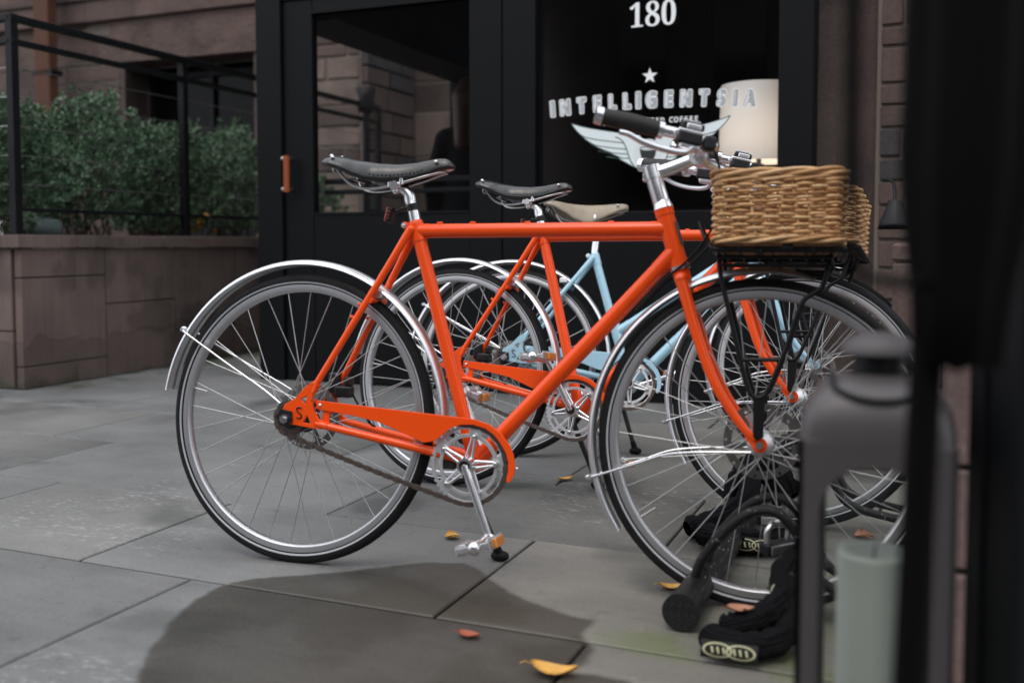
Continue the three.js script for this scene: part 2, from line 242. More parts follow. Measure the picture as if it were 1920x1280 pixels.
// ---------------------------------------------------------------- brownstone house behind the planter
function courses(o, name, x0, x1, y0, y1, z, seed, mats, { hMin = 0.14, hMax = 0.3, wMin = 0.22, wMax = 0.6, depth = 0.1, rough = 0.006, gap = 0.012, face = 'z', skip = null } = {}) {
  const r = rng(seed); let y = y0, n = 0;
  while (y < y1 - 0.01) { let h = Math.min(hMin + (hMax - hMin) * r(), y1 - y); if (y1 - y - h < 0.08) h = y1 - y; let x = x0;
    while (x < x1 - 0.01) { let w = Math.min(wMin + (wMax - wMin) * r(), x1 - x); if (x1 - x - w < 0.12) w = x1 - x; const cx = x + w / 2, cy = y + h / 2;
      if (!skip || !skip(cx, cy, w, h)) { const proud = (r() - 0.5) * 0.012, mat = mats[r() * mats.length | 0], g = boxUV(block(w - gap, h - gap, depth, seed * 77 + n, rough, 0.006), 1, r() * 2, r() * 2), m = mesh(name, g, mat, o);
        if (face === 'z') m.position.set(cx, cy, z - depth / 2 + proud); else { m.position.set(z + (face === 'x' ? -1 : 1) * (depth / 2 - proud), cy, cx); m.rotation.y = Math.PI / 2; } }
      n++; x += w; } y += h; }
}
{
  const o = siteThing('stone_house', 'brownstone house front with a heavy rough lintel and a dark window behind the hedge', 'building');
  const Z = -8.0, L = (name, w, h, d, x, y, z, mat, i, rough = 0.006) => { const m = mesh(name, boxUV(block(w, h, d, i, rough, 0.008), 1, i * 0.37, i * 0.21), mat, o); m.position.set(x, y, z); return m; };
  mesh('mortar_core', box(1.8, 2.6, 0.3, -8.52, 1.3, Z - 0.163), M.mortar, o); mesh('mortar_core', box(1.16, 2.6, 0.6, -5.4, 1.3, Z - 0.313), M.mortar, o); mesh('mortar_core', box(8, 6, 0.5, -8.82, 5.62, Z - 0.263), M.mortar, o);
  mesh('window_reveal', boxUV(box(0.06, 2.6, 0.5, -7.65, 1.3, Z - 0.26)), M.brownB, o); mesh('window_reveal', boxUV(box(0.06, 2.6, 0.5, -5.99, 1.3, Z - 0.27)), M.brownB, o);
  mesh('window_glass', box(1.62, 2.6, 0.02, -6.82, 1.3, Z - 0.42), phy({ color: lin(0.004, 0.004, 0.005), roughness: 0.08, specularIntensity: 0.25 }), o);
  for (const x of [-7.6, -6.82, -6.04]) mesh('window_frame', box(0.06, 2.6, 0.05, x, 1.3, Z - 0.39, 0.004), M.ironPaint, o);
  mesh('window_frame', box(1.6, 0.06, 0.052, -6.82, 2.5, Z - 0.388, 0.004), M.ironPaint, o);
  L('lintel', 2.0, 0.43, 0.4, -6.8, 2.815, Z - 0.185, M.brownRough, 901, 0.01); L('lintel', 1.9, 0.4, 0.34, -8.76, 2.83, Z - 0.18, M.brownRough, 902, 0.01);
  courses(o, 'stone', -5.79, -4.83, 2.6, 3.04, Z, 47, [M.brown, M.brownRough], { gap: 0.02 });
  for (let i = 0; i < 5; i++) L('cornice_stone', 1.6, 0.21, 0.42, -5.66 - i * 1.605, 3.14, Z - 0.15, M.brown, 910 + i);
  for (let i = 0; i < 5; i++) L('cornice_stone', 1.6, 0.07, 0.47, -5.66 - i * 1.605, 3.283, Z - 0.15, M.brownB, 920 + i);
  courses(o, 'stone', -9.4, -7.68, 0, 2.6, Z, 41, [M.brown, M.brownB, M.brownRough], {});
  M.pale = std({ map: brownTex(221, [0.24, 0.185, 0.155], 0.25, 0.1), bumpMap: grainBump, bumpScale: 0.002, roughness: 0.9 }); courses(o, 'stone', -5.96, -4.83, 0, 2.6, Z, 49, [M.pale, M.brown, M.brownB, M.pale], { hMin: 0.14, hMax: 0.27, wMin: 0.2, wMax: 0.6, gap: 0.026 });
  courses(o, 'stone', -12.4, -4.83, 3.33, 8.2, Z, 43, [M.brown, M.brownB], { hMin: 0.25, hMax: 0.36, wMin: 0.5, wMax: 1.1 });
  mesh('mortar_core', box(0.1, 8.2, 1.1, -4.883, 4.1, Z - 0.563), M.mortar, o); courses(o, 'stone', -8.95, -8.02, 0, 5.6, -4.82, 51, [M.brown, M.brownB, M.brownC], { hMin: 0.14, hMax: 0.27, wMin: 0.25, wMax: 0.6, gap: 0.02, depth: 0.06, face: 'y' });
  mesh('mortar_core', box(4.4, 8.2, 0.3, -2.6, 4.1, -9.123), M.mortar, o); courses(o, 'stone', -4.82, -2.2, 0, 3.6, -8.96, 53, [M.brown, M.pale, M.brownB, M.pale], { hMin: 0.2, hMax: 0.5, wMin: 0.3, wMax: 0.8, gap: 0.03 });
}
{
  const m = siteThing('downpipe', 'rusty orange brown square downpipe running up the house left of the window', 'downpipe');
  M.rust = std({ color: lin(0.085, 0.03, 0.013), roughness: 0.75, bumpMap: grainBump, bumpScale: 0.002 });
  mesh('pipe', box(0.2, 8, 0.12, -8.38, 4.2, -7.72, 0.01), M.rust, m); for (const y of [2.5, 3.3, 5.0]) mesh('bracket', box(0.26, 0.06, 0.15, -8.38, y, -7.735, 0.005), M.ironPaint, m);
}
// ---------------------------------------------------------------- black entrance vestibule with two tall panes
M.blackPaint = phy({ color: lin(0.0042, 0.0047, 0.0058), roughness: 0.55, specularIntensity: 0.35, bumpMap: grainBump, bumpScale: 0.0003 });
M.glass = phy({ color: lin(1, 1, 1), transmission: 1, roughness: 0.0, thickness: 0, ior: 1.5 });
const FT = -4.57;
const shop = siteThing('shop_vestibule', 'black timber entrance vestibule with two tall panes and white window lettering', 'vestibule');
{
  const T = FT, B = (name, x0, x1, y0, y1, z, d, mat = M.blackPaint, parent = shop, bv = 0.004) => mesh(name, box(x1 - x0, y1 - y0, d, (x0 + x1) / 2, (y0 + y1) / 2, z - d / 2, bv), mat, parent);
  // frame
  B('jamb', -3.404, -3.243, 0, 2.75, T + 0.02, 0.14); B('jamb', -1.942, -1.77, 0, 2.75, T + 0.004, 0.12); B('jamb', -0.612, -0.463, 0, 2.75, T + 0.02, 0.16);
  B('header', -3.243, -1.942, 2.06, 2.75, T + 0.006, 0.12); B('header', -1.77, -0.612, 1.99, 2.75, T + 0.002, 0.12); B('panel', -1.77, -0.612, 0.0, 0.905, T + 0.002, 0.07);
  B('roof', -3.44, -0.42, 2.75, 2.87, T + 0.06, 2.5);
  // door: stiles and rails round its pane
  const door = mesh('door', [box(0.182, 2.05, 0.055, -3.146, 1.03, T - 0.03, 0.003), box(0.176, 2.05, 0.055, -2.038, 1.03, T - 0.03, 0.003), box(0.926, 0.066, 0.054, -2.589, 2.022, T - 0.03, 0.003), box(0.926, 0.903, 0.053, -2.589, 0.458, T - 0.03, 0.003)], M.blackPaint, shop);
  const pane = (x0, x1, y0, y1, z, par) => mesh('pane', new THREE.PlaneGeometry(x1 - x0, y1 - y0).translate((x0 + x1) / 2, (y0 + y1) / 2, z), M.glass, par);
  pane(-3.056, -2.125, 0.908, 1.99, T - 0.028, door); pane(-1.77, -0.612, 0.905, 1.99, T - 0.028, shop);
  for (const y of [0.914, 1.984]) mesh('glazing_bead', box(0.93, 0.012, 0.014, -2.589, y, T - 0.006), M.blackPaint, door);
  // leather wrapped pull
  const leather = std({ color: lin(0.30, 0.06, 0.018), roughness: 0.55 }), h = mesh('handle', [rod(V(-3.19, 1.03, T + 0.05), V(-3.19, 1.225, T + 0.05), 0.0165, 0.0165, 14)], leather, door);
  mesh('handle_mount', [rod(V(-3.19, 1.045, T - 0.005), V(-3.19, 1.045, T + 0.05), 0.008), rod(V(-3.19, 1.21, T - 0.005), V(-3.19, 1.21, T + 0.05), 0.008), ball(0.011, V(-3.212, 1.045, T + 0.052)), ball(0.011, V(-3.212, 1.21, T + 0.052))], M.wire, door);
  // walls and inside
  const dark = std({ color: lin(0.028, 0.021, 0.018), roughness: 0.8 }), wood = std({ color: lin(0.05, 0.028, 0.017), roughness: 0.6 });
  // left side: glazed from a low panel to a deep header, so the hedge and house show through the door
  B('side_panel', -3.32, -3.16, 0, 0.72, T - 0.12, 2.2); B('side_header', -3.32, -2.975, 1.965, 2.72, T - 0.12, 2.2); B('side_jamb', -3.32, -3.16, 0.72, 1.965, T - 2.22, 0.1);
  mesh('pane', new THREE.PlaneGeometry(2.1, 1.245).rotateY(Math.PI / 2).translate(-3.2, 1.3425, T - 1.17), M.glass, shop);
  B('side_wall', -0.585, -0.467, 0, 2.75, T - 0.14, 2.2);
  B('back_wall', -3.10, -0.585, 0, 2.75, T - 2.3, 0.1, dark); B('ceiling', -2.97, -0.585, 2.5, 2.56, T - 0.13, 2.16, dark); B('floor', -3.16, -0.585, 0.004, 0.02, T - 0.13, 2.16, wood);
  B('partition', -1.9, -1.8, 0.02, 2.5, T - 0.13, 2.16, dark);
  B('wainscot', -1.79, -0.6, 0.02, 1.0, T - 2.26, 0.03, wood); for (let i = 0; i < 3; i++) B('wall_board', -1.76 + i * 0.4, -1.4 + i * 0.4, 1.06, 2.4, T - 2.27, 0.02, i % 2 ? wood : dark);
  B('push_bar', -3.05, -2.13, 1.075, 1.105, T - 0.1, 0.03, M.blackPaint, door); B('push_bar', -3.05, -2.13, 1.02, 1.045, T - 0.1, 0.03, M.blackPaint, door);
}
{ // white lettering printed on the right pane
  const W = 2048, H = 1704, c = document.createElement('canvas'); c.width = W; c.height = H; const x = c.getContext('2d'), sx = s => (s + 1.77) / 1.158 * W, sy = y => (1.94 - y) / 0.9636 * H, PX = W / 1.158;
  x.clearRect(0, 0, W, H); x.textAlign = 'center'; x.textBaseline = 'alphabetic'; x.lineJoin = 'round';
  const white = '#f6f9fa';
  x.fillStyle = white; x.font = `bold ${0.158 * PX}px serif`; x.save(); x.translate(sx(-1.187), sy(1.760)); x.scale(0.86, 1); x.fillText('180', 0, 0); x.restore();
  x.save(); x.translate(sx(-1.198), sy(1.531)); x.beginPath(); for (let i = 0; i < 10; i++) { const r = (i % 2 ? 0.0155 : 0.038) * PX, a = i * Math.PI / 5; x[i ? 'lineTo' : 'moveTo'](r * Math.sin(a), -r * Math.cos(a)); } x.fill(); x.restore();
  const word = 'INTELLIGENTSIA', wd = { I: 0.34, N: 1.02, T: 0.9, E: 0.86, L: 0.78, G: 0.98, S: 0.92, A: 1.0 }; let tot = 0; for (const ch of word) tot += wd[ch] + 0.28;
  let a = 0; const R = 6, cx = -1.1975, span = 1.0;
  x.font = `bold ${0.092 * PX}px sans-serif`;
  for (const ch of word) { const w = wd[ch] + 0.28, k = ((a + w / 2) / tot - 0.5) * span, th = k / R; a += w; x.save(); x.translate(sx(cx + R * Math.sin(th)), sy(1.3885 - R * (1 - Math.cos(th)))); x.rotate(th); x.scale(0.82, 1);
    const bar = ch === 'I', bx = [-0.0095 * PX, -0.067 * PX, 0.019 * PX, 0.067 * PX]; x.lineWidth = 0.0165 * PX; x.strokeStyle = white; bar ? x.strokeRect(...bx) : x.strokeText(ch, 0, 0); x.lineWidth = 0.0048 * PX; x.strokeStyle = '#3c4144'; bar ? x.strokeRect(...bx) : x.strokeText(ch, 0, 0); x.fillStyle = '#b4b9bc'; bar ? x.fillRect(...bx) : x.fillText(ch, 0, 0); x.save(); x.beginPath(); x.rect(-0.06 * PX, -0.12 * PX, 0.056 * PX, 0.14 * PX); x.clip(); x.fillStyle = '#e6eaec'; bar ? x.fillRect(...bx) : x.fillText(ch, 0.0, 0); x.restore(); x.restore(); }
  x.fillStyle = white; x.font = `bold ${0.034 * PX}px sans-serif`; const sub = 'FRESH ROASTED COFFEE'; let q = -1.425; for (const ch of sub) { const w = ch === ' ' ? 0.018 : 0.0235; x.fillText(ch, sx(q + w / 2), sy(1.312)); q += w; }
  // wings: stepped feathers either side of a cup
  for (const sg of [-1, 1]) { x.save(); x.translate(sx(-1.2035), sy(1.13)); x.scale(sg * PX, -PX);
    const f = [[0.38, 0.2, 0.30, 0.085, 0.155], [0.325, 0.135, 0.27, 0.06, 0.105], [0.285, 0.098, 0.24, 0.045, 0.073], [0.245, 0.064, 0.21, 0.03, 0.048], [0.205, 0.034, 0.18, 0.008, 0.026]];
    x.fillStyle = '#eaf4f6';
    f.forEach(([tx, ty, bx, by, iy]) => { x.beginPath(); x.moveTo(tx, ty); x.bezierCurveTo(tx - 0.05, by + 0.03, bx - 0.05, by + 0.006, 0.06, by - 0.02 < -0.02 ? -0.02 : by - 0.03); x.lineTo(0.05, iy * 0.7); x.bezierCurveTo(0.1, iy, bx - 0.05, iy - 0.005, tx, ty); x.fill(); x.strokeStyle = '#27403f'; x.lineWidth = 0.0042; x.stroke(); });
    x.beginPath(); x.moveTo(0.06, -0.02); x.bezierCurveTo(0.11, 0.02, 0.09, 0.11, 0.16, 0.125); x.lineTo(0.04, 0.128); x.lineTo(0.01, -0.02); x.fill(); x.strokeStyle = '#27403f'; x.lineWidth = 0.005; x.beginPath(); x.moveTo(0.06, -0.02); x.bezierCurveTo(0.11, 0.02, 0.09, 0.11, 0.16, 0.125); x.stroke(); x.restore(); }
  x.save(); x.translate(sx(-1.2035), sy(1.13)); x.scale(PX, -PX); x.fillStyle = '#e6ecee'; x.beginPath(); x.ellipse(0, 0.04, 0.07, 0.07, 0, 0, 7); x.fill(); x.fillStyle = '#2a302e'; x.beginPath(); x.moveTo(-0.04, 0.065); x.lineTo(0.04, 0.065); x.bezierCurveTo(0.038, 0.02, 0.015, -0.005, 0, -0.012); x.bezierCurveTo(-0.015, -0.005, -0.038, 0.02, -0.04, 0.065); x.fill(); x.fillStyle = '#cfd6d8'; x.beginPath(); x.ellipse(0, 0.066, 0.038, 0.011, 0, 0, 7); x.fill(); x.strokeStyle = '#2a302e'; x.lineWidth = 0.004; x.stroke(); x.restore();
  const t = new THREE.CanvasTexture(c); t.colorSpace = THREE.SRGBColorSpace;
  const m = mesh('window_lettering', new THREE.PlaneGeometry(1.158, 0.9636).translate(-1.191, 1.4582, FT + 0.0022), std({ map: t, transparent: true, roughness: 0.55 }), shop); m.castShadow = false;
}
{ // lit drum lamp on a console just inside the right pane
  const P = S(-0.745, -4.9), con = thing('console_table', 'dark wooden console table behind the right pane, under the lamp', 'table', S(-1.0, -4.93), -YAW), wood = std({ color: lin(0.03, 0.018, 0.012), roughness: 0.5 });
  mesh('table_top', box(0.8, 0.04, 0.42, 0, 0.72, 0, 0.006), wood, con); for (const x of [-0.36, 0.36]) for (const z of [-0.17, 0.17]) mesh('leg', box(0.045, 0.69, 0.045, x, 0.365, z, 0.004), wood, con);
  const o = thing('table_lamp', 'lit table lamp with a wide cream drum shade seen through the right pane', 'lamp', P.clone().setY(0.742), -YAW);
  mesh('lamp_base', ring([[0, 0], [0.075, 0], [0.078, 0.015], [0.05, 0.03], [0.028, 0.06], [0.034, 0.15], [0.05, 0.22], [0.034, 0.29], [0.018, 0.32], [0.018, 0.36], [0.028, 0.365], [0.028, 0.39], [0.012, 0.395], [0.012, 0.45], [0, 0.45]], 32, 'y'), std({ color: lin(0.01, 0.01, 0.011), roughness: 0.35 }), o);
  mesh('lamp_shade', ring([[0.192, 0.402], [0.182, 0.765], [0.180, 0.765], [0.190, 0.402], [0.192, 0.402]], 48, 'y'), phy({ color: lin(0.9, 0.9, 0.9), roughness: 0.9, transmission: 0.4, thickness: 0 }), o);
  mesh('bulb', ball(0.03, V(0, 0.52, 0)), std({ color: lin(0.9, 0.8, 0.6), emissive: lin(1, 0.62, 0.3), emissiveIntensity: 1.5 }), o);
  const l = new THREE.PointLight(lin(1, 0.80, 0.60), 0.10, 0, 2); l.position.set(0, 0.52, 0); l.castShadow = true; o.add(l);
}
// ---------------------------------------------------------------- stone house right of the vestibule
{
  const o = siteThing('stone_wall', 'shaded brownstone block wall right of the black vestibule', 'wall');
  mesh('mortar_core', box(2.3, 6.5, 0.3, 0.94, 3.25, -4.908), M.mortar, o);
  const ys = [0, 0.12, 0.26, 0.4, 0.5, 0.64, 0.768, 0.92, 1.029, 1.133, 1.265, 1.364, 1.46, 1.62, 1.71, 1.9, 2.1, 2.25, 2.5], r = rng(91);
  for (let k = 0; k + 1 < ys.length; k++) { let x = -0.2 + (k % 2 ? 0 : -0.0); const e = [0.15, 0.17, 0.12, 0.16, 0.1][k % 5]; for (const w of [e, 0.16 + 0.1 * r(), 0.3, 0.4, 0.5, 0.6]) { const h = ys[k + 1] - ys[k]; const m = mesh('stone', boxUV(block(w - 0.016, h - 0.016, 0.1, 500 + k * 9 + (x * 50 | 0), 0.005, 0.005), 1, r(), r()), [M.brown, M.brownB, M.brownC, M.brown][r() * 4 | 0], o); m.position.set(x + w / 2, (ys[k] + ys[k + 1]) / 2, -4.795 + 0.006 * r()); x += w; } }
  courses(o, 'stone', -0.2, 2.1, 2.5, 6.5, -4.75, 63, [M.brown, M.brownB], { hMin: 0.2, hMax: 0.36, wMin: 0.4, wMax: 0.9 });
  mesh('recess_wall', boxUV(box(0.3, 6.5, 0.14, -0.35, 3.25, -4.87)), M.brownB, o);
  mesh('recess_wall', boxUV(box(2.6, 4.2, 0.4, -1.7, 4.97, -7.3)), M.brownB, o);
}
{
  const o = siteThing('drainpipe', 'black cast drainpipe on the stone wall right of the baskets', 'drainpipe');
  mesh('pipe', rod(V(-0.02, 0, -4.64), V(-0.02, 5, -4.64), 0.026), M.ironPaint, o); for (const y of [1.32, 1.9, 0.7]) mesh('bracket', box(0.09, 0.03, 0.09, -0.02, y, -4.67, 0.004), std({ color: lin(0.05, 0.06, 0.07), roughness: 0.4, metalness: 0.6 }), o);
}
{ // low stone gate post
  const P = V(1.345, 0, -3.3), o = thing('gate_post', 'low pinkish stone gate post at the right with a dark seam near its top', 'post', P, -YAW);
  const m1 = mesh('shaft', boxUV(block(0.15, 0.69, 0.2, 71, 0.003, 0.01)), M.brown, o); m1.position.y = 0.345; const m2 = mesh('cap_stone', boxUV(block(0.154, 0.058, 0.204, 72, 0.003, 0.01)), M.brown, o); m2.position.y = 0.724;
  const n = thing('wall_lantern', 'small dark conical lamp above the low stone gate post', 'lamp', V(1.275, 0.8, -3.32), 0);
  mesh('lamp_hood', ring([[0, 0.1], [0.02, 0.095], [0.05, 0.02], [0.055, 0], [0, 0.004]], 24, 'y'), M.ironPaint, n); mesh('lamp_arm', sweep([V(0, 0.09, 0), V(0.03, 0.16, -0.1), V(0.05, 0.18, -0.25)], 0.006, 12, 6), M.ironPaint, n);
}
// ---------------------------------------------------------------- bicycles: x forward, y up, z to the drive side, origin at the rear contact
M.orange = phy({ color: lin(0.88, 0.075, 0.002), roughness: 0.42, specularIntensity: 0.4, clearcoat: 0.6, clearcoatRoughness: 0.12 });
M.blue = phy({ color: lin(0.36, 0.60, 0.73), roughness: 0.38, clearcoat: 0.8, clearcoatRoughness: 0.12 });
M.alu = std({ color: lin(0.84, 0.84, 0.86), metalness: 1, roughness: 0.27 });
M.satin = std({ color: lin(0.70, 0.70, 0.72), metalness: 1, roughness: 0.4 });
M.ring = std({ color: lin(0.74, 0.75, 0.77), metalness: 1, roughness: 0.46 });
const brushed = dataTex(256, 256, (u, v) => { const k = 0.62 + 0.5 * (vnoise(u * 6, v * 120, 401, 0) - 0.5) + 0.25 * (fbm(u * 12, v * 12, 403, 3) - 0.5); return [k, k, k]; }, false, [3, 2]);
M.fender = std({ color: lin(0.82, 0.82, 0.84), metalness: 1, roughness: 0.36, bumpMap: brushed, bumpScale: 0.00012 });
M.rim = std({ color: lin(0.58, 0.58, 0.60), metalness: 1, roughness: 0.42 });
M.steel = std({ color: lin(0.62, 0.62, 0.62), metalness: 1, roughness: 0.28 });
M.spoke = std({ color: lin(0.55, 0.55, 0.55), metalness: 1, roughness: 0.3 });
M.tyre = phy({ color: lin(0.009, 0.009, 0.0105), roughness: 0.7, specularIntensity: 0.55, bumpMap: dataTex(128, 128, (u, v) => { const d = Math.abs(((u * 8 + v * 8) % 1) - 0.5) < 0.12 ? 0 : 1; return [d, d, d]; }, false, [3, 120]), bumpScale: 0.0006 });
M.stripe = std({ color: lin(0.40, 0.41, 0.43), roughness: 0.4 });
M.black = phy({ color: lin(0.006, 0.006, 0.007), roughness: 0.42, specularIntensity: 0.6 });
M.rubber = phy({ color: lin(0.007, 0.007, 0.007), roughness: 0.7, specularIntensity: 0.5 });
M.hub = std({ color: lin(0.03, 0.03, 0.032), roughness: 0.35, metalness: 0.6 });
M.chain = std({ color: lin(0.125, 0.098, 0.086), metalness: 0.8, roughness: 0.5 });
M.amber = phy({ color: lin(0.75, 0.25, 0.02), roughness: 0.15, clearcoat: 1 });
M.red = phy({ color: lin(0.25, 0.015, 0.012), roughness: 0.2, clearcoat: 1 });
const leatherBump = dataTex(256, 256, (u, v) => { const k = fbm(u * 40, v * 40, 421, 3, 40); return [k, k, k]; }, false, [6, 6]);
M.saddle = phy({ color: lin(0.011, 0.0105, 0.011), roughness: 0.34, bumpMap: leatherBump, bumpScale: 0.0004, clearcoat: 0.35, clearcoatRoughness: 0.3 });
M.saddleTan = phy({ map: dataTex(256, 256, (u, v) => { const a = fbm(u * 6, v * 6, 431, 4, 6), k = 0.6 + 0.7 * a; return [0.30 * k, 0.25 * k, 0.185 * k]; }, true, [2, 2]), roughness: 0.5, bumpMap: leatherBump, bumpScale: 0.0004 });
M.grip = std({ color: lin(0.010, 0.008, 0.0075), roughness: 0.5, bumpMap: leatherBump, bumpScale: 0.0006 });

const W_R = 0.342, AX = 1.0662;
const cache = {}; const once = (k, f) => cache[k] ||= f();
const spokeGeo = (side, rh, th0, th1) => rod(V(rh * Math.cos(th0), rh * Math.sin(th0), side), V(0.298 * Math.cos(th1), 0.298 * Math.sin(th1), side * 0.06), 0.00115, 0.00115, 6);
function makeWheel(rear) {
  const w = new THREE.Group(); w.name = 'wheel';
  const K = rear ? 'r' : 'f';
  mesh('tyre', once('tyre', () => { const p = []; for (let i = 0; i <= 20; i++) { const a = (-0.80 + 1.60 * i / 20) * Math.PI; p.push([0.3262 + 0.0158 * Math.cos(a), 0.0158 * Math.sin(a)]); } return ring(p, 128); }), M.tyre, w);
  for (const sg of [1, -1]) mesh('reflective_stripe', once('stripe' + sg, () => { const p = []; for (let i = 0; i <= 4; i++) { const a = sg * (1.79 + 0.26 * i / 4); p.push([0.3262 + 0.0162 * Math.cos(a), 0.0162 * Math.sin(a)]); } if (sg < 0) p.reverse(); return ring(p, 128); }), M.stripe, w);
  mesh('rim', once('rim', () => ring([[0.2985, 0], [0.2985, 0.006], [0.3015, 0.0105], [0.304, 0.0116], [0.3165, 0.0118], [0.3172, 0.0105], [0.314, 0.0085], [0.309, 0.006], [0.309, -0.006], [0.314, -0.0085], [0.3172, -0.0105], [0.3165, -0.0118], [0.304, -0.0116], [0.3015, -0.0105], [0.2985, -0.006], [0.2985, 0]], 128)), M.rim, w);
  const fl = rear ? 0.026 : 0.03, rh = rear ? 0.034 : 0.022;
  mesh('hub', once('hub' + K, () => rear ? ring([[0, -0.062], [0.012, -0.062], [0.016, -0.04], [0.037, -0.030], [0.037, -0.022], [0.030, -0.02], [0.028, 0], [0.030, 0.02], [0.037, 0.022], [0.037, 0.03], [0.026, 0.036], [0.024, 0.05], [0, 0.05]], 40) : ring([[0, -0.05], [0.01, -0.05], [0.013, -0.04], [0.026, -0.033], [0.026, -0.029], [0.014, -0.026], [0.013, 0.024], [0.026, 0.029], [0.026, 0.033], [0.016, 0.04], [0.011, 0.05], [0, 0.05]], 40)), rear ? M.hub : M.satin, w);
  mesh('brake_disc', once('disc', () => { const s = new THREE.Shape(); s.absarc(0, 0, 0.08, 0, Math.PI * 2); for (let i = 0; i < 18; i++) { const a = i / 18 * Math.PI * 2, h = new THREE.Path(); h.absarc((i % 2 ? 0.069 : 0.075) * Math.cos(a), (i % 2 ? 0.069 : 0.075) * Math.sin(a), 0.0034, 0, Math.PI * 2, true); s.holes.push(h); } for (let i = 0; i < 6; i++) { const a = i / 6 * Math.PI * 2, b = a + 0.8, h = new THREE.Path(); h.moveTo(0.03 * Math.cos(a), 0.03 * Math.sin(a)); h.lineTo(0.063 * Math.cos(a), 0.063 * Math.sin(a)); h.absarc(0, 0, 0.063, a, b, false); h.lineTo(0.03 * Math.cos(b), 0.03 * Math.sin(b)); s.holes.push(h); } return plate(s, -0.043, 0.0018, 0, 32); }), M.disc ||= std({ color: lin(0.2, 0.19, 0.18), metalness: 1, roughness: 0.5 }), w);
  if (rear) mesh('sprocket', once('cog', () => gear(0.036, 18, 0.0045, 0.022, 0.047, 0.003)), M.chain, w);
  for (let i = 0; i < 16; i++) for (const sg of [1, -1]) { const base = (i + (sg > 0 ? 0 : 0.5)) / 16 * Math.PI * 2 + (rear ? 0.1 : 0.02), cross = (i % 2 ? 1 : -1) * 1.12; mesh('spoke', once('sp' + K + sg + (i % 2), () => spokeGeo(sg * fl, rh, cross, 0)), M.spoke, w).rotation.z = base; }
  for (let i = 0; i < 1; i++) { const v = mesh('valve', once('valve', () => rod(V(0.298, 0, 0), V(0.262, 0, 0), 0.0027, 0.002, 8)), M.steel, w); v.rotation.z = rear ? 2.9 : 3.4; }
  return w;
}
function gear(r, teeth, th, hole, z, d) { const s = new THREE.Shape(), n = teeth * 4; for (let i = 0; i < n; i++) { const a = i / n * Math.PI * 2, k = [0, th, th, 0][i % 4] + r; s[i ? 'lineTo' : 'moveTo'](k * Math.cos(a), k * Math.sin(a)); } s.closePath(); if (hole) { const h = new THREE.Path(); h.absarc(0, 0, hole, 0, Math.PI * 2, true); s.holes.push(h); } return plate(s, z, d, 0.0003, 24); }
function fenderGeo(r, a0, a1, n = 72) { // rolled channel along an arc, 1.4 mm sheet
  const sec = []; const w = 0.0225, dp = 0.015; for (let i = 0; i <= 12; i++) { const b = (i / 12 - 0.5) * Math.PI * 0.94; sec.push([r - dp + dp * Math.cos(b), w * Math.sin(b)]); } for (let i = 12; i >= 0; i--) { const b = (i / 12 - 0.5) * Math.PI * 0.94; sec.push([r - dp + (dp - 0.0015) * Math.cos(b) - 0.0002, (w - 0.0014) * Math.sin(b)]); }
  const m = sec.length, pos = [], uv = [], idx = [];
  for (let i = 0; i <= n; i++) { const a = a0 + (a1 - a0) * i / n, c = Math.cos(a), s = Math.sin(a); for (let j = 0; j < m; j++) { const end = Math.min(i, n - i) / n * (a1 - a0) * r, tuck = end < 0.02 && (j === 0 || j === 12 || j === 13 || j === 25) ? 0 : 0; pos.push(sec[j][0] * c, sec[j][0] * s, sec[j][1] * (1 - tuck)); uv.push(j / m, i / n * (a1 - a0)); } }
  for (let i = 0; i < n; i++) for (let j = 0; j < m; j++) { const k = (j + 1) % m, a = i * m + j, b = i * m + k, c = a + m, d = b + m; idx.push(a, c, b, b, c, d); }
  for (const i of [0, n]) for (let j = 0; j < 12; j++) { const a = i * m + j, b = a + 1, c = i * m + 25 - j, d = c - 1; i ? idx.push(a, b, c, b, d, c) : idx.push(a, c, b, b, c, d); }
  const g = new THREE.BufferGeometry(); g.setAttribute('position', new THREE.Float32BufferAttribute(pos, 3)); g.setAttribute('uv', new THREE.Float32BufferAttribute(uv, 2)); g.setIndex(idx); g.computeVertexNormals(); return g;
}
const interp = (P, u) => { if (u <= P[0][0]) return P[0][1]; for (let i = 1; i < P.length; i++) if (u <= P[i][0]) { const k = (u - P[i - 1][0]) / (P[i][0] - P[i - 1][0]), q = k * k * (3 - 2 * k) * 0.5 + k * 0.5; return P[i - 1][1] + (P[i][1] - P[i - 1][1]) * q; } return P[P.length - 1][1]; };
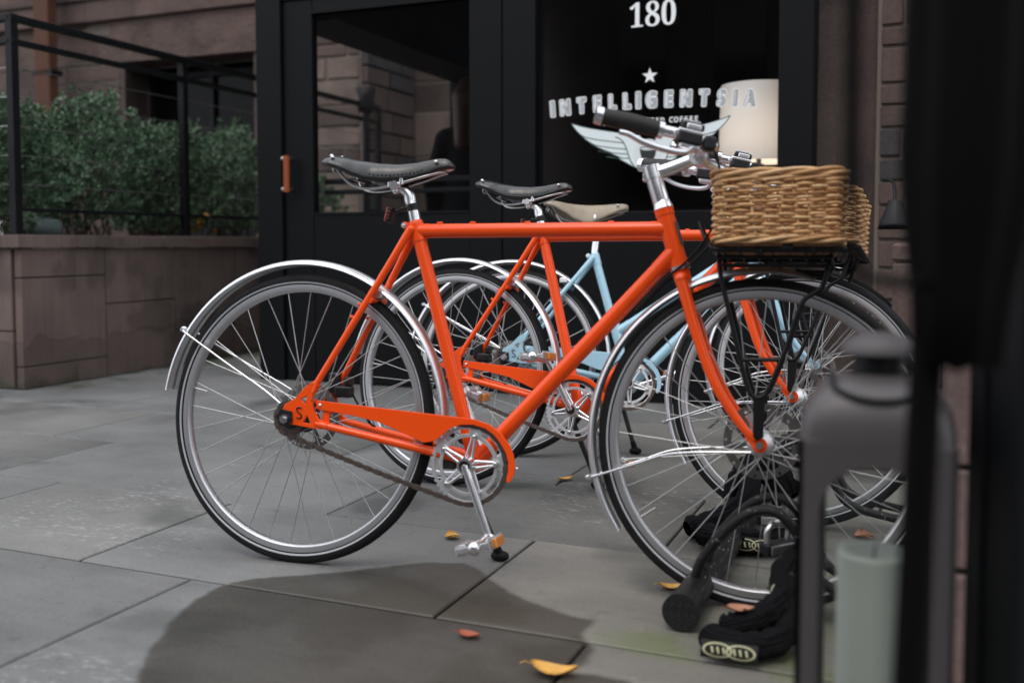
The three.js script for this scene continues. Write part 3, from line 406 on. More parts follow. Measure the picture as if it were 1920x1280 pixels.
function saddleGeo(top, low, wid) {
  const nu = 44, nv = 26, u0 = top[0][0], u1 = top[top.length - 1][0], P = [];
  const pt = (i, j, off) => { const k = i / nu, u = u0 + (u1 - u0) * k, a = (j / nv * 2 - 1), q = Math.abs(a) * Math.PI / 2, t = interp(top, u), l = Math.min(interp(low, u), t - 0.004), w = interp(wid, u); return [u, t - off - (t - l) * Math.pow(1 - Math.cos(q), 1.15), Math.sign(a) * (w - off) * Math.pow(Math.sin(q), 0.9)]; };
  const pos = [], uv = [], idx = [], row = nv + 1;
  for (const off of [0, 0.005]) for (let i = 0; i <= nu; i++) for (let j = 0; j <= nv; j++) { pos.push(...pt(i, j, off)); uv.push(i / nu * 0.3, j / nv * 0.25); }
  const B = (nu + 1) * row;
  for (let i = 0; i < nu; i++) for (let j = 0; j < nv; j++) { const a = i * row + j, b = a + 1, c = a + row, d = c + 1; idx.push(a, b, c, b, d, c, B + a, B + c, B + b, B + b, B + c, B + d); }
  for (let i = 0; i < nu; i++) for (const j of [0, nv]) { const a = i * row + j, c = a + row; idx.push(a, B + a, c, c, B + a, B + c); }
  for (let j = 0; j < nv; j++) for (const i of [0, nu]) { const a = i * row + j, b = a + 1; idx.push(a, b, B + a, b, B + b, B + a); }
  const g = new THREE.BufferGeometry(); g.setAttribute('position', new THREE.Float32BufferAttribute(pos, 3)); g.setAttribute('uv', new THREE.Float32BufferAttribute(uv, 2)); g.setIndex(idx); g.computeVertexNormals(); return g;
}
const BB = [0.443, 0.262];
const guardPts = [[0.072, 0.388], [0.216, 0.379], [0.398, 0.368], [0.459, 0.364], [0.494, 0.354], [0.52, 0.337], [0.541, 0.313], [0.551, 0.29], [0.5545, 0.27], [0.553, 0.25], [0.543, 0.231], [0.535, 0.234], [0.539, 0.255], [0.539, 0.275], [0.533, 0.295], [0.52, 0.315], [0.505, 0.332], [0.484, 0.345], [0.455, 0.352], [0.425, 0.350], [0.403, 0.341], [0.385, 0.326], [0.366, 0.311], [0.342, 0.306], [0.325, 0.312], [0.285, 0.327], [0.23, 0.346], [0.16, 0.358], [0.097, 0.365], [0.073, 0.369]];
function makeBike(spec) {
  const { pos, psi, lean, paint, step, crank, label: lab } = spec;
  const o = thing('city_bicycle', lab, 'bicycle', pos, 0); o.rotation.order = 'YXZ'; o.rotation.y = -psi; o.rotation.x = -lean;
  const P = paint, RA = V(0, W_R, 0), bb = V(BB[0], BB[1], 0), hT = V(0.853, 0.832, 0), hB = V(0.890, 0.708, 0);
  const sT = step ? V(0.303, 0.735, 0) : V(0.279, 0.802, 0);
  // frame
  const F = [], wedge = (a, b, r, r2 = r) => F.push(rod(a, b, r, r2, 20));
  const along = (a, b, k) => a.clone().lerp(b, k);
  wedge(bb, sT, 0.0155); F.push(rod(along(sT, bb, -0.0), along(sT, bb, 0.075), 0.0178, 0.0172, 20));
  wedge(V(bb.x, bb.y, -0.036), V(bb.x, bb.y, 0.036), 0.021); F.push(rod(hB, hT, 0.0192, 0.0192, 24)); F.push(rod(hT, along(hT, hB, 0.12), 0.0208, 0.0205, 24), rod(along(hB, hT, 0.12), hB, 0.0205, 0.0208, 24));
  if (!step) {
    const a = V(0.287, 0.786, 0), b = V(0.866, 0.7885, 0); wedge(a, b, 0.0163); F.push(rod(a, along(a, b, 0.05), 0.0172, 0.0168, 20), rod(along(b, a, 0.07), b, 0.0168, 0.0178, 20));
    const d = V(0.879, 0.738, 0); wedge(bb, d, 0.0178); F.push(rod(along(d, bb, 0.08), d, 0.0184, 0.0196, 20), rod(bb, along(bb, d, 0.06), 0.0196, 0.0186, 20));
    for (const x of [0.34, 0.42, 0.55, 0.74]) F.push(box(0.014, 0.006, 0.006, x, 0.8035, 0.004, 0.002));
  } else {
    const a = V(0.392, 0.452, 0), b = V(0.862, 0.778, 0); wedge(a, b, 0.0158); F.push(rod(a, along(a, b, 0.1), 0.0178, 0.017, 20)); F.push(rod(V(0.401, 0.418, 0), V(0.382, 0.482, 0), 0.0182, 0.0182, 20));
    const d = V(0.884, 0.722, 0); wedge(bb, d, 0.0172); F.push(rod(bb, along(bb, d, 0.36), 0.0182, 0.018, 20)); F.push(rod(along(bb, d, 0.36), along(bb, d, 0.365), 0.0188, 0.0188, 20));
  }
  for (const sg of [1, -1]) {
    const top = V(sT.x - 0.006, sT.y - 0.014, sg * 0.0155), end = V(0.071, 0.424, sg * 0.0625);
    F.push(rod(end, along(end, top, 0.78), 0.0075, 0.0085, 14), rod(along(end, top, 0.78), top, 0.0085, 0.0105, 14)); F.push(ball(0.0107, top));
    F.push(rod(V(0.085, 0.333, sg * 0.0625), V(0.40, 0.277, sg * 0.032), 0.0085, 0.0112, 14), rod(V(0.40, 0.277, sg * 0.032), V(bb.x - 0.008, bb.y + 0.003, sg * 0.024), 0.0112, 0.0105, 14));
    const hole1 = [[0.051, 0.398], [0.034, 0.389], [0.048, 0.377]], hole2 = [[0.053, 0.353], [0.042, 0.336], [0.064, 0.334]];
    F.push(plate(poly([[0.077, 0.428], [0.066, 0.432], [0.045, 0.418], [0.022, 0.392], [-0.006, 0.375], [-0.016, 0.352], [-0.008, 0.332], [0.012, 0.33], [0.058, 0.325], [0.09, 0.322], [0.096, 0.340], [0.082, 0.345], [0.069, 0.365], [0.063, 0.385], [0.068, 0.41]], [hole1, hole2]), sg * 0.0625, 0.008, 0.0012));
    F.push(rod(V(0.075, 0.425, sg * 0.0625), V(0.066, 0.405, sg * 0.0625), 0.0078, 0.006, 12), rod(V(0.105, 0.3295, sg * 0.062), V(0.075, 0.334, sg * 0.0625), 0.0088, 0.0065, 12));
    for (const k of [0.42, 0.5]) { const q = along(end, top, k); F.push(ball(0.0045, V(q.x - 0.011, q.y + 0.006, q.z), 1, 1, 0.8, 8), rod(V(q.x - 0.011, q.y + 0.006, q.z), q, 0.0028)); }
  }
  F.push(rod(V(0.188, step ? 0.585 : 0.622, -0.042), V(0.188, step ? 0.585 : 0.622, 0.042), 0.007));
  F.push(rod(V(0.37, 0.283, -0.034), V(0.37, 0.283, 0.034), 0.008));
  const frame = mesh('frame', F, P, o);
  { // seat collar bolt, badge, letter
    mesh('collar_bolt', [rod(V(sT.x - 0.024, sT.y - 0.004, -0.014), V(sT.x - 0.024, sT.y - 0.004, 0.016), 0.0065), ball(0.003, V(sT.x - 0.024, sT.y - 0.004, 0.0165))], M.satin, frame); mesh('seat_lug', [rod(V(sT.x - 0.022, sT.y - 0.004, -0.012), V(sT.x - 0.022, sT.y - 0.004, 0.012), 0.009), rod(sT, along(sT, bb, -0.012), 0.0178, 0.0165, 20)], P, frame);
    const up = hT.clone().sub(hB).normalize(), m = along(hB, hT, 0.5), fw = V(up.y, -up.x, 0);
    const bg = new THREE.CylinderGeometry(0.0204, 0.0204, 0.052, 16, 1, true, -0.75, 1.5); bg.rotateY(Math.PI / 2); bg.rotateZ(Math.atan2(up.y, up.x) - Math.PI / 2); mesh('head_badge', bg.translate(m.x, m.y + 0.004, m.z), std({ color: lin(0.13, 0.13, 0.12), metalness: 0.7, roughness: 0.45 }), frame);
    const c = [[0.006, 0.0105], [0.001, 0.0125], [-0.005, 0.011], [-0.0065, 0.006], [-0.003, 0.0018], [0.002, -0.0015], [0.0062, -0.0055], [0.0055, -0.0105], [0, -0.0125], [-0.006, -0.0105]];
    mesh('letter', sweep(c.map(([x, y]) => V(0.033 + x, 0.3575 + y, 0.0668)), 0.0029, 40, 6, { e: 0.5 }), M.black, frame);
  }
  // fork
  const fk = [[0.8995, 0.676], [0.913, 0.632], [0.9265, 0.588], [0.943, 0.541], [0.962, 0.491], [0.982, 0.450], [1.005, 0.413], [1.028, 0.382], [1.046, 0.362], [1.058, 0.352]];
  const fg = [rod(hB, V(0.8995, 0.676, 0), 0.0185, 0.0185, 20), rod(V(0.899, 0.678, -0.036), V(0.899, 0.678, 0.036), 0.0145, 0.0145, 16)];
  for (const sg of [1, -1]) { fg.push(sweep(fk.map(([u, v], i) => V(u, v, sg * (0.036 + 0.016 * Math.min(1, i / 5)))), k => 0.0136 - 0.0056 * k, 30, 16), ball(0.0146, V(0.899, 0.678, sg * 0.036))); const pl = ring([[0, -0.004], [0.0145, -0.004], [0.0155, 0], [0.0145, 0.004], [0, 0.004]], 24); pl.translate(AX, W_R, sg * 0.053); fg.push(pl); fg.push(plate(poly([[1.046, 0.366], [1.036, 0.356], [1.058, 0.331], [1.07, 0.335], [1.072, 0.35]]), sg * 0.053, 0.007, 0.001)); }
  const fork = mesh('fork', fg, P, o);
  mesh('headset', [rod(hB, hB.clone().add(V(0.003, -0.0085, 0)), 0.0225, 0.0215, 24), rod(hT, hT.clone().add(V(-0.003, 0.010, 0)), 0.0218, 0.0195, 24), rod(hT.clone().add(V(-0.003, 0.010, 0)), hT.clone().add(V(-0.005, 0.017, 0)), 0.0195, 0.0175, 24)], M.alu, o);
  mesh('axle_nut', [rod(V(AX, W_R, 0.045), V(AX, W_R, 0.064), 0.0085, 0.008, 6), rod(V(AX, W_R, -0.045), V(AX, W_R, -0.064), 0.0085, 0.008, 6)], M.steel, fork);
  // wheels
  const rw = makeWheel(true); rw.position.set(0, W_R, 0); rw.rotation.z = spec.spin || 0; o.add(rw); const fw = makeWheel(false); fw.position.set(AX, W_R, 0); fw.rotation.z = (spec.spin || 0) + 0.3; o.add(fw);
  mesh('axle_nut', [rod(V(0, W_R, 0.05), V(0, W_R, 0.088), 0.0065, 0.006, 12), rod(V(0, W_R, 0.067), V(0, W_R, 0.08), 0.011, 0.011, 6), rod(V(0, W_R, -0.05), V(0, W_R, -0.085), 0.0065, 0.006, 12)], M.steel, frame);
  mesh('chain_tugs', [plate(poly([[-0.026, 0.346], [-0.012, 0.365], [0.016, 0.36], [0.018, 0.335], [-0.008, 0.325]]), 0.0705, 0.004, 0.0006), box(0.03, 0.05, 0.022, 0.062, 0.425, -0.052, 0.006), box(0.045, 0.03, 0.03, 0.088, 0.405, -0.05, 0.008), box(0.016, 0.022, 0.03, 0.10, 0.43, -0.05, 0.005)], M.hub, frame);
  // fenders with wire stays
  const fr = mesh('fender', once('fend_r', () => fenderGeo(0.376, -0.10, 3.005)), M.fender, o); fr.position.set(0, W_R, 0);
  const stay = (list, par, r = 0.0025) => mesh('fender_stay', list.map(p => sweep(p.map(q => V(...q)), r, 24, 8)), M.alu, par);
  { const y = -W_R; for (const sg of [1, -1]) stay([[[-0.018, 0.377, 0.0645], [-0.066, 0.406, 0.058], [-0.169, 0.459, 0.044], [-0.318, 0.5385, 0.0245]].map(([a, b, c]) => [a, b + y, c * sg])], fr); mesh('stay_clip', [rod(V(-0.3235, 0.542 + y, -0.024), V(-0.3235, 0.542 + y, 0.024), 0.0042), ball(0.006, V(-0.328, 0.5445 + y, 0.006), 1.4)], M.satin, fr); mesh('stay_clip', [box(0.03, 0.02, 0.046, 0.195, 0.265 + 0.03, 0, 0.004)], M.satin, fr); }
  const ff = mesh('fender', once('fend_f', () => fenderGeo(0.366, 1.28, 3.75)), M.fender, o); ff.position.set(AX, W_R, 0);
  for (const sg of [1, -1]) stay([[[0.716 - AX, 0.252 - W_R, 0.024], [0.755 - AX, 0.266 - W_R, 0.03], [0.822 - AX, 0.291 - W_R, 0.04], [0.872 - AX, 0.310 - W_R, 0.046], [0.932 - AX, 0.3195 - W_R, 0.052], [1.05 - AX, 0.327 - W_R, 0.058]].map(([a, b, c]) => [a, b, c * sg])], ff, 0.0027);
  mesh('stay_clip', [rod(V(0.711 - AX, 0.2505 - W_R, -0.025), V(0.711 - AX, 0.2505 - W_R, 0.025), 0.0042), ball(0.006, V(0.706 - AX, 0.2485 - W_R, 0.008), 1.4)], M.satin, ff);
  // chain guard, chain, cranks
  const gd = mesh('chain_guard', once('guard', () => { const s = new THREE.Shape(guardPts.map(p => new THREE.Vector2(...p))); const fl = sweep(guardPts.slice(0, 11).map(p => V(p[0], p[1] - 0.001, 0.0535)), 0.0068, 60, 8, { e: 0.18 }); return merge([plate(s, 0.0595, 0.004, 0.0012, 6)]); }), P, o);
  mesh('guard_bolt', [ball(0.0045, V(0.083, 0.377, 0.062), 1, 1, 0.7), ball(0.004, V(0.5575, 0.262, 0.057), 1, 1, 0.7), box(0.012, 0.03, 0.01, 0.086, 0.362, 0.052, 0.002)], M.satin, gd); mesh('guard_bracket', box(0.018, 0.05, 0.004, 0.096, 0.352, 0.055, 0.001), P, gd);
  const cr = new THREE.Group(); cr.name = 'crankset'; cr.position.set(BB[0], BB[1], 0); cr.rotation.z = crank; o.add(cr);
  mesh('chainring', once('cring', () => { const out = []; const s = new THREE.Shape(), n = 44 * 4, r = 0.0845; for (let i = 0; i < n; i++) { const a = i / n * Math.PI * 2, k = [0, 0.0035, 0.0035, 0][i % 4] + r; s[i ? 'lineTo' : 'moveTo'](k * Math.cos(a), k * Math.sin(a)); } s.closePath(); const h = new THREE.Path(); h.absarc(0, 0, 0.0605, 0, Math.PI * 2, true); s.holes.push(h);
    for (let i = 0; i < 5; i++) { const a0 = i / 5 * Math.PI * 2 + 0.22, a1 = a0 + 0.82, q = new THREE.Path(); for (let j = 0; j <= 12; j++) { const a = a0 + (a1 - a0) * j / 12; q[j ? 'lineTo' : 'moveTo'](0.0785 * Math.cos(a), 0.0785 * Math.sin(a)); } for (let j = 12; j >= 0; j--) { const a = a0 + (a1 - a0) * j / 12; q.lineTo(0.0685 * Math.cos(a), 0.0685 * Math.sin(a)); } q.closePath(); s.holes.push(q); }
    out.push(plate(s, 0.046, 0.0035, 0.0006, 24)); return merge(out); }), M.ring, cr);
  mesh('spider', once('spider', () => { const out = [ring([[0, 0.042], [0.02, 0.042], [0.021, 0.05], [0.018, 0.058], [0, 0.058]], 32)]; for (let i = 0; i < 5; i++) { const a = i / 5 * Math.PI * 2, c = Math.cos(a), s = Math.sin(a), tx = -s, ty = c; for (const w of [1, -1]) out.push(rod(V(0.016 * c + w * 0.007 * tx, 0.016 * s + w * 0.007 * ty, 0.051), V(0.062 * c + w * 0.0035 * tx, 0.062 * s + w * 0.0035 * ty, 0.051), 0.0042, 0.0034, 10)); out.push(rod(V(0.0645 * c, 0.0645 * s, 0.044), V(0.0645 * c, 0.0645 * s, 0.0535), 0.0082, 0.0075, 16)); } return merge(out); }), M.alu, cr);
  for (let i = 0; i < 5; i++) { const a = i / 5 * Math.PI * 2; mesh('chainring_bolt', once('crb', () => ball(0.0052, V(0, 0, 0), 1, 1, 0.6)), M.steel, cr).position.set(0.0645 * Math.cos(a), 0.0645 * Math.sin(a), 0.0545); }
  for (const sg of [1, -1]) { // arm along +x for the drive side
    const z0 = sg * 0.066, z1 = sg * 0.082, L = 0.165 * sg;
    mesh('crank_arm', once('arm' + sg, () => { const n = 14, pts = []; for (let i = 0; i <= n; i++) pts.push(V(L * i / n, 0, z0 + (z1 - z0) * i / n)); const g = sweep(pts, k => 0.0165 - 0.005 * k + (k > 0.93 ? 0.002 : 0), n, 14, { raw: true, e: 0.55 }); const p = [g, rod(V(0, 0, z0 - sg * 0.014), V(0, 0, z0 + sg * 0.008), 0.0205, 0.0175, 28), ball(0.0135, V(L, 0, z1), 1, 1, 0.62), rod(V(L * 0.18, 0.006, z0 + sg * 0.0105), V(L * 0.92, 0.005, z1 + sg * 0.006), 0.0032, 0.0022, 8), rod(V(L * 0.18, -0.006, z0 + sg * 0.0105), V(L * 0.92, -0.005, z1 + sg * 0.006), 0.0026, 0.0018, 8)]; return merge(p); }), M.alu, cr);
    mesh('axle_cap', once('cap' + sg, () => { const g = ring([[0, 0.0], [0.0095, 0.0], [0.0115, 0.0025], [0.0125, 0.0], [0.0125, -0.004], [0, -0.004]], 24); if (sg < 0) g.rotateY(Math.PI); return g.translate(0, 0, z0 + sg * 0.009); }), M.black, cr);
    mesh('axle_bolt', once('abolt' + sg, () => ball(0.0048, V(0, 0, z0 + sg * 0.0095), 1, 1, 0.5)), std({ color: lin(0.35, 0.3, 0.2), metalness: 1, roughness: 0.4 }), cr);
    // pedal with cage, barrel, end cap, amber reflectors; kept level by turning back
    const pd = new THREE.Group(); pd.name = 'pedal'; pd.position.set(BB[0] + L * Math.cos(crank), BB[1] + L * Math.sin(crank), z1); pd.rotation.z = spec.tip ?? 0.25; pd.scale.setScalar(1.14); if (sg < 0) pd.rotation.x = Math.PI; o.add(pd);
    mesh('barrel', once('pbar', () => merge([rod(V(0, 0, 0), V(0, 0, 0.022), 0.008), rod(V(0, 0, 0.02), V(0, 0, 0.03), 0.013, 0.012, 20), rod(V(0, 0, 0.03), V(0, 0, 0.075), 0.011, 0.0095, 20), rod(V(0, 0, 0.075), V(0, 0, 0.09), 0.0125, 0.0125, 20), ball(0.013, V(0, 0, 0.092), 1, 1, 0.8)])), M.alu, pd);
    mesh('cage', once('cage', () => { const out = []; for (const s of [1, -1]) { out.push(box(0.003, 0.017, 0.086, s * 0.032, 0, 0.06, 0.001)); for (let i = 0; i < 7; i++) out.push(box(0.0032, 0.005, 0.005, s * 0.032, 0.0095, 0.024 + i * 0.012)); out.push(box(0.012, 0.02, 0.05, s * 0.026, 0, 0.058, 0.002)); } for (const z of [0.026, 0.088]) out.push(box(0.064, 0.011, 0.0035, 0, 0, z, 0.001)); return merge(out); }), M.satin, pd);
    for (const s of [1, -1]) mesh('pedal_reflector', once('pref' + s, () => box(0.006, 0.017, 0.044, s * 0.0365, 0, 0.056, 0.002)), M.amber, pd);
  }
  mesh('chain', once('chain', () => { // links along the lower run, round the ring and along the upper run
    const out = [], lk = (a, b, k) => { const d = b.clone().sub(a), m = a.clone().add(b).multiplyScalar(0.5), L = d.length(), g = merge([box(L * 1.3, k ? 0.0108 : 0.0088, 0.0014, 0, 0, k ? 0.0036 : 0.0022, 0.0004), box(L * 1.3, k ? 0.0108 : 0.0088, 0.0014, 0, 0, k ? -0.0036 : -0.0022, 0.0004)]); g.rotateZ(Math.atan2(d.y, d.x)); return g.translate(m.x, m.y, m.z); };
    const path = [], c0 = V(0, W_R, 0.047), c1 = V(BB[0], BB[1], 0.046), r0 = 0.038, r1 = 0.0865, D = Math.hypot(BB[0], BB[1] - W_R), base = Math.atan2(BB[1] - W_R, BB[0]), off = Math.acos((r0 - r1) / D), n = 210;
    const A = (c, r, t) => V(c.x + r * Math.cos(t), c.y + r * Math.sin(t), c.z), pts = [];
    const t0 = base - off, t1 = base + off; for (let i = 0; i <= 40; i++) { const q = A(c0, r0, t0).lerp(A(c1, r1, t0), i / 40); q.y -= 0.004 * Math.sin(i / 40 * Math.PI); pts.push(q); }
    for (let i = 1; i < 30; i++) pts.push(A(c1, r1, t0 + (t1 - t0) * i / 30)); for (let i = 0; i <= 40; i++) pts.push(A(c1, r1, t1).lerp(A(c0, r0, t1), i / 40)); for (let i = 1; i < 16; i++) pts.push(A(c0, r0, t1 + (Math.PI * 2 - (t1 - t0)) * i / 16));
    pts.push(pts[0]); const lens = [0]; for (let i = 1; i < pts.length; i++) lens.push(lens[i - 1] + pts[i].distanceTo(pts[i - 1])); const tot = lens[lens.length - 1], N = Math.round(tot / 0.0127 / 2) * 2; const at = s => { let i = 1; while (lens[i] < s && i < pts.length - 1) i++; return pts[i - 1].clone().lerp(pts[i], (s - lens[i - 1]) / (lens[i] - lens[i - 1])); };
    for (let i = 0; i < N; i++) { const a = at(tot * i / N), b = at(tot * ((i + 1) % N || N) / N); out.push(lk(a, b, i & 1)); const pin = rod(V(a.x, a.y, a.z - 0.0042), V(a.x, a.y, a.z + 0.0042), 0.0028, 0.0028, 6); out.push(pin); } return merge(out); }), M.chain, o);
  // saddle, post
  const sd = spec.saddle, du = sd.du || 0, dv = sd.dv || 0, sg0 = new THREE.Group(); sg0.name = 'saddle'; sg0.position.set(du, dv, 0); o.add(sg0);
  mesh('leather_top', saddleGeo(sd.top, sd.low, sd.wid), sd.mat, sg0);
  const rv = []; const topAt = (u, k) => V(u, interp(sd.top, u) - 0.004 - k * 0.4, 0); for (const [u, z, y] of [[0.083, 0.052, 0.0], [0.098, 0.076, -0.008], [0.083, -0.052, 0], [0.098, -0.076, -0.008], [0.083, 0, 0.002], [0.332, 0.0215, -0.011], [0.332, -0.0215, -0.011]]) rv.push([u, interp(sd.top, u) + y - (Math.abs(z) > 0.03 ? 0.004 : 0), z]);
  for (const [u, y, z] of rv) mesh('rivet', ball(0.0052, V(u, y, z * 1.0), 1, 0.9, 1, 10), M.steel, sg0);
  if (sd.laces) for (let i = 0; i < 14; i++) { const u = 0.178 + i * 0.0092, l = interp(sd.low, u), w = interp(sd.wid, u); for (const sg of [1, -1]) mesh('lace_hole', once('lace', () => ball(0.0024, V(0, 0, 0), 1, 1, 0.5, 8)), M.black, sg0).position.set(u, l + 0.011, sg * (w * 1.0 - 0.0006)); }
  const rail = [[0.095, 0.932, 0.055], [0.106, 0.915, 0.05], [0.124, 0.894, 0.036], [0.15, 0.8845, 0.026], [0.19, 0.8845, 0.022], [0.235, 0.8925, 0.022], [0.29, 0.906, 0.02], [0.325, 0.916, 0.014], [0.352, 0.922, 0.008]];
  mesh('rail', [1, -1].map(sg => sweep(rail.map(q => V(q[0], q[1], q[2] * sg)), 0.0035, 40, 8)), M.steel, sg0);
  mesh('cantle_plate', [sweep([V(0.082, 0.94, -0.07), V(0.074, 0.945, -0.035), V(0.072, 0.947, 0), V(0.074, 0.945, 0.035), V(0.082, 0.94, 0.07)], 0.004, 24, 8), sweep([V(0.074, 0.944, -0.014), V(0.068, 0.93, -0.014), V(0.068, 0.93, 0.014), V(0.074, 0.944, 0.014)], 0.0022, 20, 6), rod(V(0.335, 0.932, -0.012), V(0.335, 0.932, 0.012), 0.005), rod(V(0.335, 0.926, 0), V(0.368, 0.931, 0), 0.0042), rod(V(0.352, 0.9305, 0), V(0.366, 0.9325, 0), 0.009, 0.007, 6), rod(V(0.13, 0.905, -0.03), V(0.13, 0.905, 0.03), 0.003)], M.steel, sg0);
  { const b = sT, t = V(0.262 + du, 0.866 + dv, 0), post = [b.clone().lerp(bb, 0.1), b, b.clone().lerp(t, 0.7), V(0.2645 + du, 0.852 + dv, 0), V(0.2585 + du, 0.872 + dv, 0), V(0.246 + du, 0.884 + dv, 0), V(0.229 + du, 0.8865 + dv, 0)];
    mesh('seat_post', [sweep(post, k => 0.0135 - 0.0035 * Math.max(0, k - 0.6) / 0.4, 40, 16), rod(V(0.233 + du, 0.891 + dv, -0.03), V(0.233 + du, 0.891 + dv, 0.03), 0.0095, 0.0095, 14), rod(V(0.221 + du, 0.888 + dv, 0.018), V(0.246 + du, 0.894 + dv, 0.018), 0.0095, 0.0095, 12), rod(V(0.221 + du, 0.888 + dv, -0.018), V(0.246 + du, 0.894 + dv, -0.018), 0.0095, 0.0095, 12), ball(0.0075, V(0.231 + du, 0.878 + dv, 0.014)), rod(V(0.221 + du, 0.886 + dv, 0.024), V(0.221 + du, 0.9 + dv, 0.024), 0.006), rod(V(0.249 + du, 0.892 + dv, 0.024), V(0.249 + du, 0.906 + dv, 0.024), 0.006)], M.alu, o);
    const bp = V(0.2715 + du, 0.842 + dv, 0); if (spec.light) { mesh('post_band', rod(bp.clone().add(V(0.0025, -0.009, 0)), bp.clone().add(V(-0.002, 0.006, 0)), 0.0152, 0.0152, 20), M.black, o); const lt = mesh('rear_light', [box(0.013, 0.036, 0.03, 0, 0, 0, 0.004)], M.black, o); lt.position.set(0.216, 0.823, 0); lt.rotation.z = -0.22; mesh('lens', [box(0.005, 0.034, 0.028, -0.0075, 0, 0, 0.002)], M.red, lt); mesh('light_rib', [0, 1, 2].map(i => box(0.01, 0.0022, 0.0312, -0.003, -0.009 + i * 0.008, 0, 0.0005)), M.red, lt); mesh('light_arm', [rod(V(0.228, 0.832, 0.004), V(0.264, 0.842, 0.004), 0.004), ball(0.0055, V(0.246, 0.838, 0.006)), ball(0.0045, V(0.234, 0.833, 0.008))], M.hub, lt.parent); } }
  // stem, handlebar, grips, levers
  mesh('stem', [sweep([V(0.859, 0.812, 0), V(0.848, 0.845, 0), V(0.836, 0.882, 0), V(0.827, 0.912, 0)], 0.0182, 12, 18), rod(V(0.8315, 0.897, 0), V(0.8235, 0.924, 0), 0.0212, 0.0212, 22), sweep([V(0.829, 0.908, 0), V(0.86, 0.917, 0), V(0.9, 0.932, 0), V(0.926, 0.942, 0)], k => 0.0155 - 0.002 * k, 16, 16), rod(V(0.926, 0.942, -0.022), V(0.926, 0.942, 0.022), 0.0195, 0.0195, 22), rod(V(0.811, 0.918, -0.013), V(0.811, 0.918, 0.017), 0.0075, 0.0075, 12), rod(V(0.816, 0.899, -0.013), V(0.816, 0.899, 0.017), 0.0075, 0.0075, 12), box(0.018, 0.036, 0.02, 0.816, 0.9085, 0, 0.004)], M.alu, o);
  const barPts = sg => [[0.926, 0.942, 0], [0.93, 0.943, 0.05], [0.948, 0.941, 0.10], [0.966, 0.936, 0.135], [0.971, 0.934, 0.16], [0.952, 0.938, 0.185], [0.915, 0.948, 0.203], [0.86, 0.959, 0.223], [0.757, 0.9785, 0.265]].map(([a, b, c]) => V(a, b, c * sg));
  const hb = mesh('handlebar', [1, -1].map(sg => sweep(barPts(sg), 0.0115, 60, 14)), M.alu, o);
  for (const sg of [1, -1]) {
    const g0 = V(0.872, 0.9567, 0.2187 * sg), g1 = V(0.762, 0.9775, 0.263 * sg), dir = g1.clone().sub(g0).normalize();
    mesh('grip', [sweep([g0, g0.clone().lerp(g1, 0.5).add(V(0, 0.001, 0)), g1], k => 0.0158 + 0.002 * Math.sin(k * 3.1), 16, 18)], M.grip, hb); mesh('grip_ring', rod(g1.clone().addScaledVector(dir, -0.006), g1.clone().addScaledVector(dir, 0.007), 0.0182, 0.0172, 20), M.alu, hb); mesh('grip_ring', rod(g0.clone().addScaledVector(dir, -0.008), g0.clone().addScaledVector(dir, 0.002), 0.0175, 0.0175, 20), M.alu, hb);
    // shifter body and brake lever
    const q = V(0.915, 0.948, 0.203 * sg), turn = Math.atan2(0.045 * sg, 0.13), gbox = (w, h, d, x, y, z, bv) => { const g = box(w, h, d, x, y, z, bv); g.rotateZ(-0.19); g.rotateY(turn); return g.translate(q.x, q.y, q.z); };
    mesh('shifter', [gbox(0.05, 0.032, 0.036, 0.014, -0.004, 0, 0.007), gbox(0.046, 0.016, 0.034, 0.016, 0.018, 0, 0.005), gbox(0.026, 0.03, 0.03, 0.056, -0.006, 0, 0.007)], M.hub, hb); mesh('shifter_window', [gbox(0.034, 0.005, 0.026, 0.012, 0.0268, 0, 0.001), gbox(0.052, 0.008, 0.038, 0.014, 0.006, 0, 0.003), gbox(0.03, 0.012, 0.0375, 0.018, 0.0165, 0, 0.003)], M.alu, hb);
    const lb = [[0.028, -0.018, 0.004], [0.012, -0.034, 0.012], [-0.03, -0.040, 0.018], [-0.075, -0.036, 0.02], [-0.105, -0.027, 0.018], [-0.122, -0.026, 0.016]].map(([x, y, z]) => V(x, y, z * sg).applyAxisAngle(V(0, 0, 1), -0.19).applyAxisAngle(V(0, 1, 0), turn).add(q));
    mesh('brake_lever', [sweep(lb, k => 0.0095 - 0.0035 * k, 30, 10, { e: 0.6 }), gbox(0.044, 0.022, 0.028, 0.018, -0.018, 0, 0.006), gbox(0.014, 0.012, 0.03, -0.012, 0.0, 0, 0.003)], M.alu, hb);
    mesh('cable', [sweep([[0.058, -0.012, 0.004], [0.075, -0.02, -0.01]].map(([x, y, z]) => V(x, y, z * sg).applyAxisAngle(V(0, 0, 1), -0.19).applyAxisAngle(V(0, 1, 0), turn).add(q)).concat([V(0.982, 0.85, 0.09 * sg), V(0.958, 0.775, 0.055 * sg), V(0.905, 0.712, 0.034 * sg), V(0.862, 0.678, 0.022 * sg), V(0.80, 0.61, 0.021 * sg)]), 0.0026, 50, 8)], M.rubber, hb);
  }
  // front rack: platform rails, legs, hoops, tongue
  const rk = [];
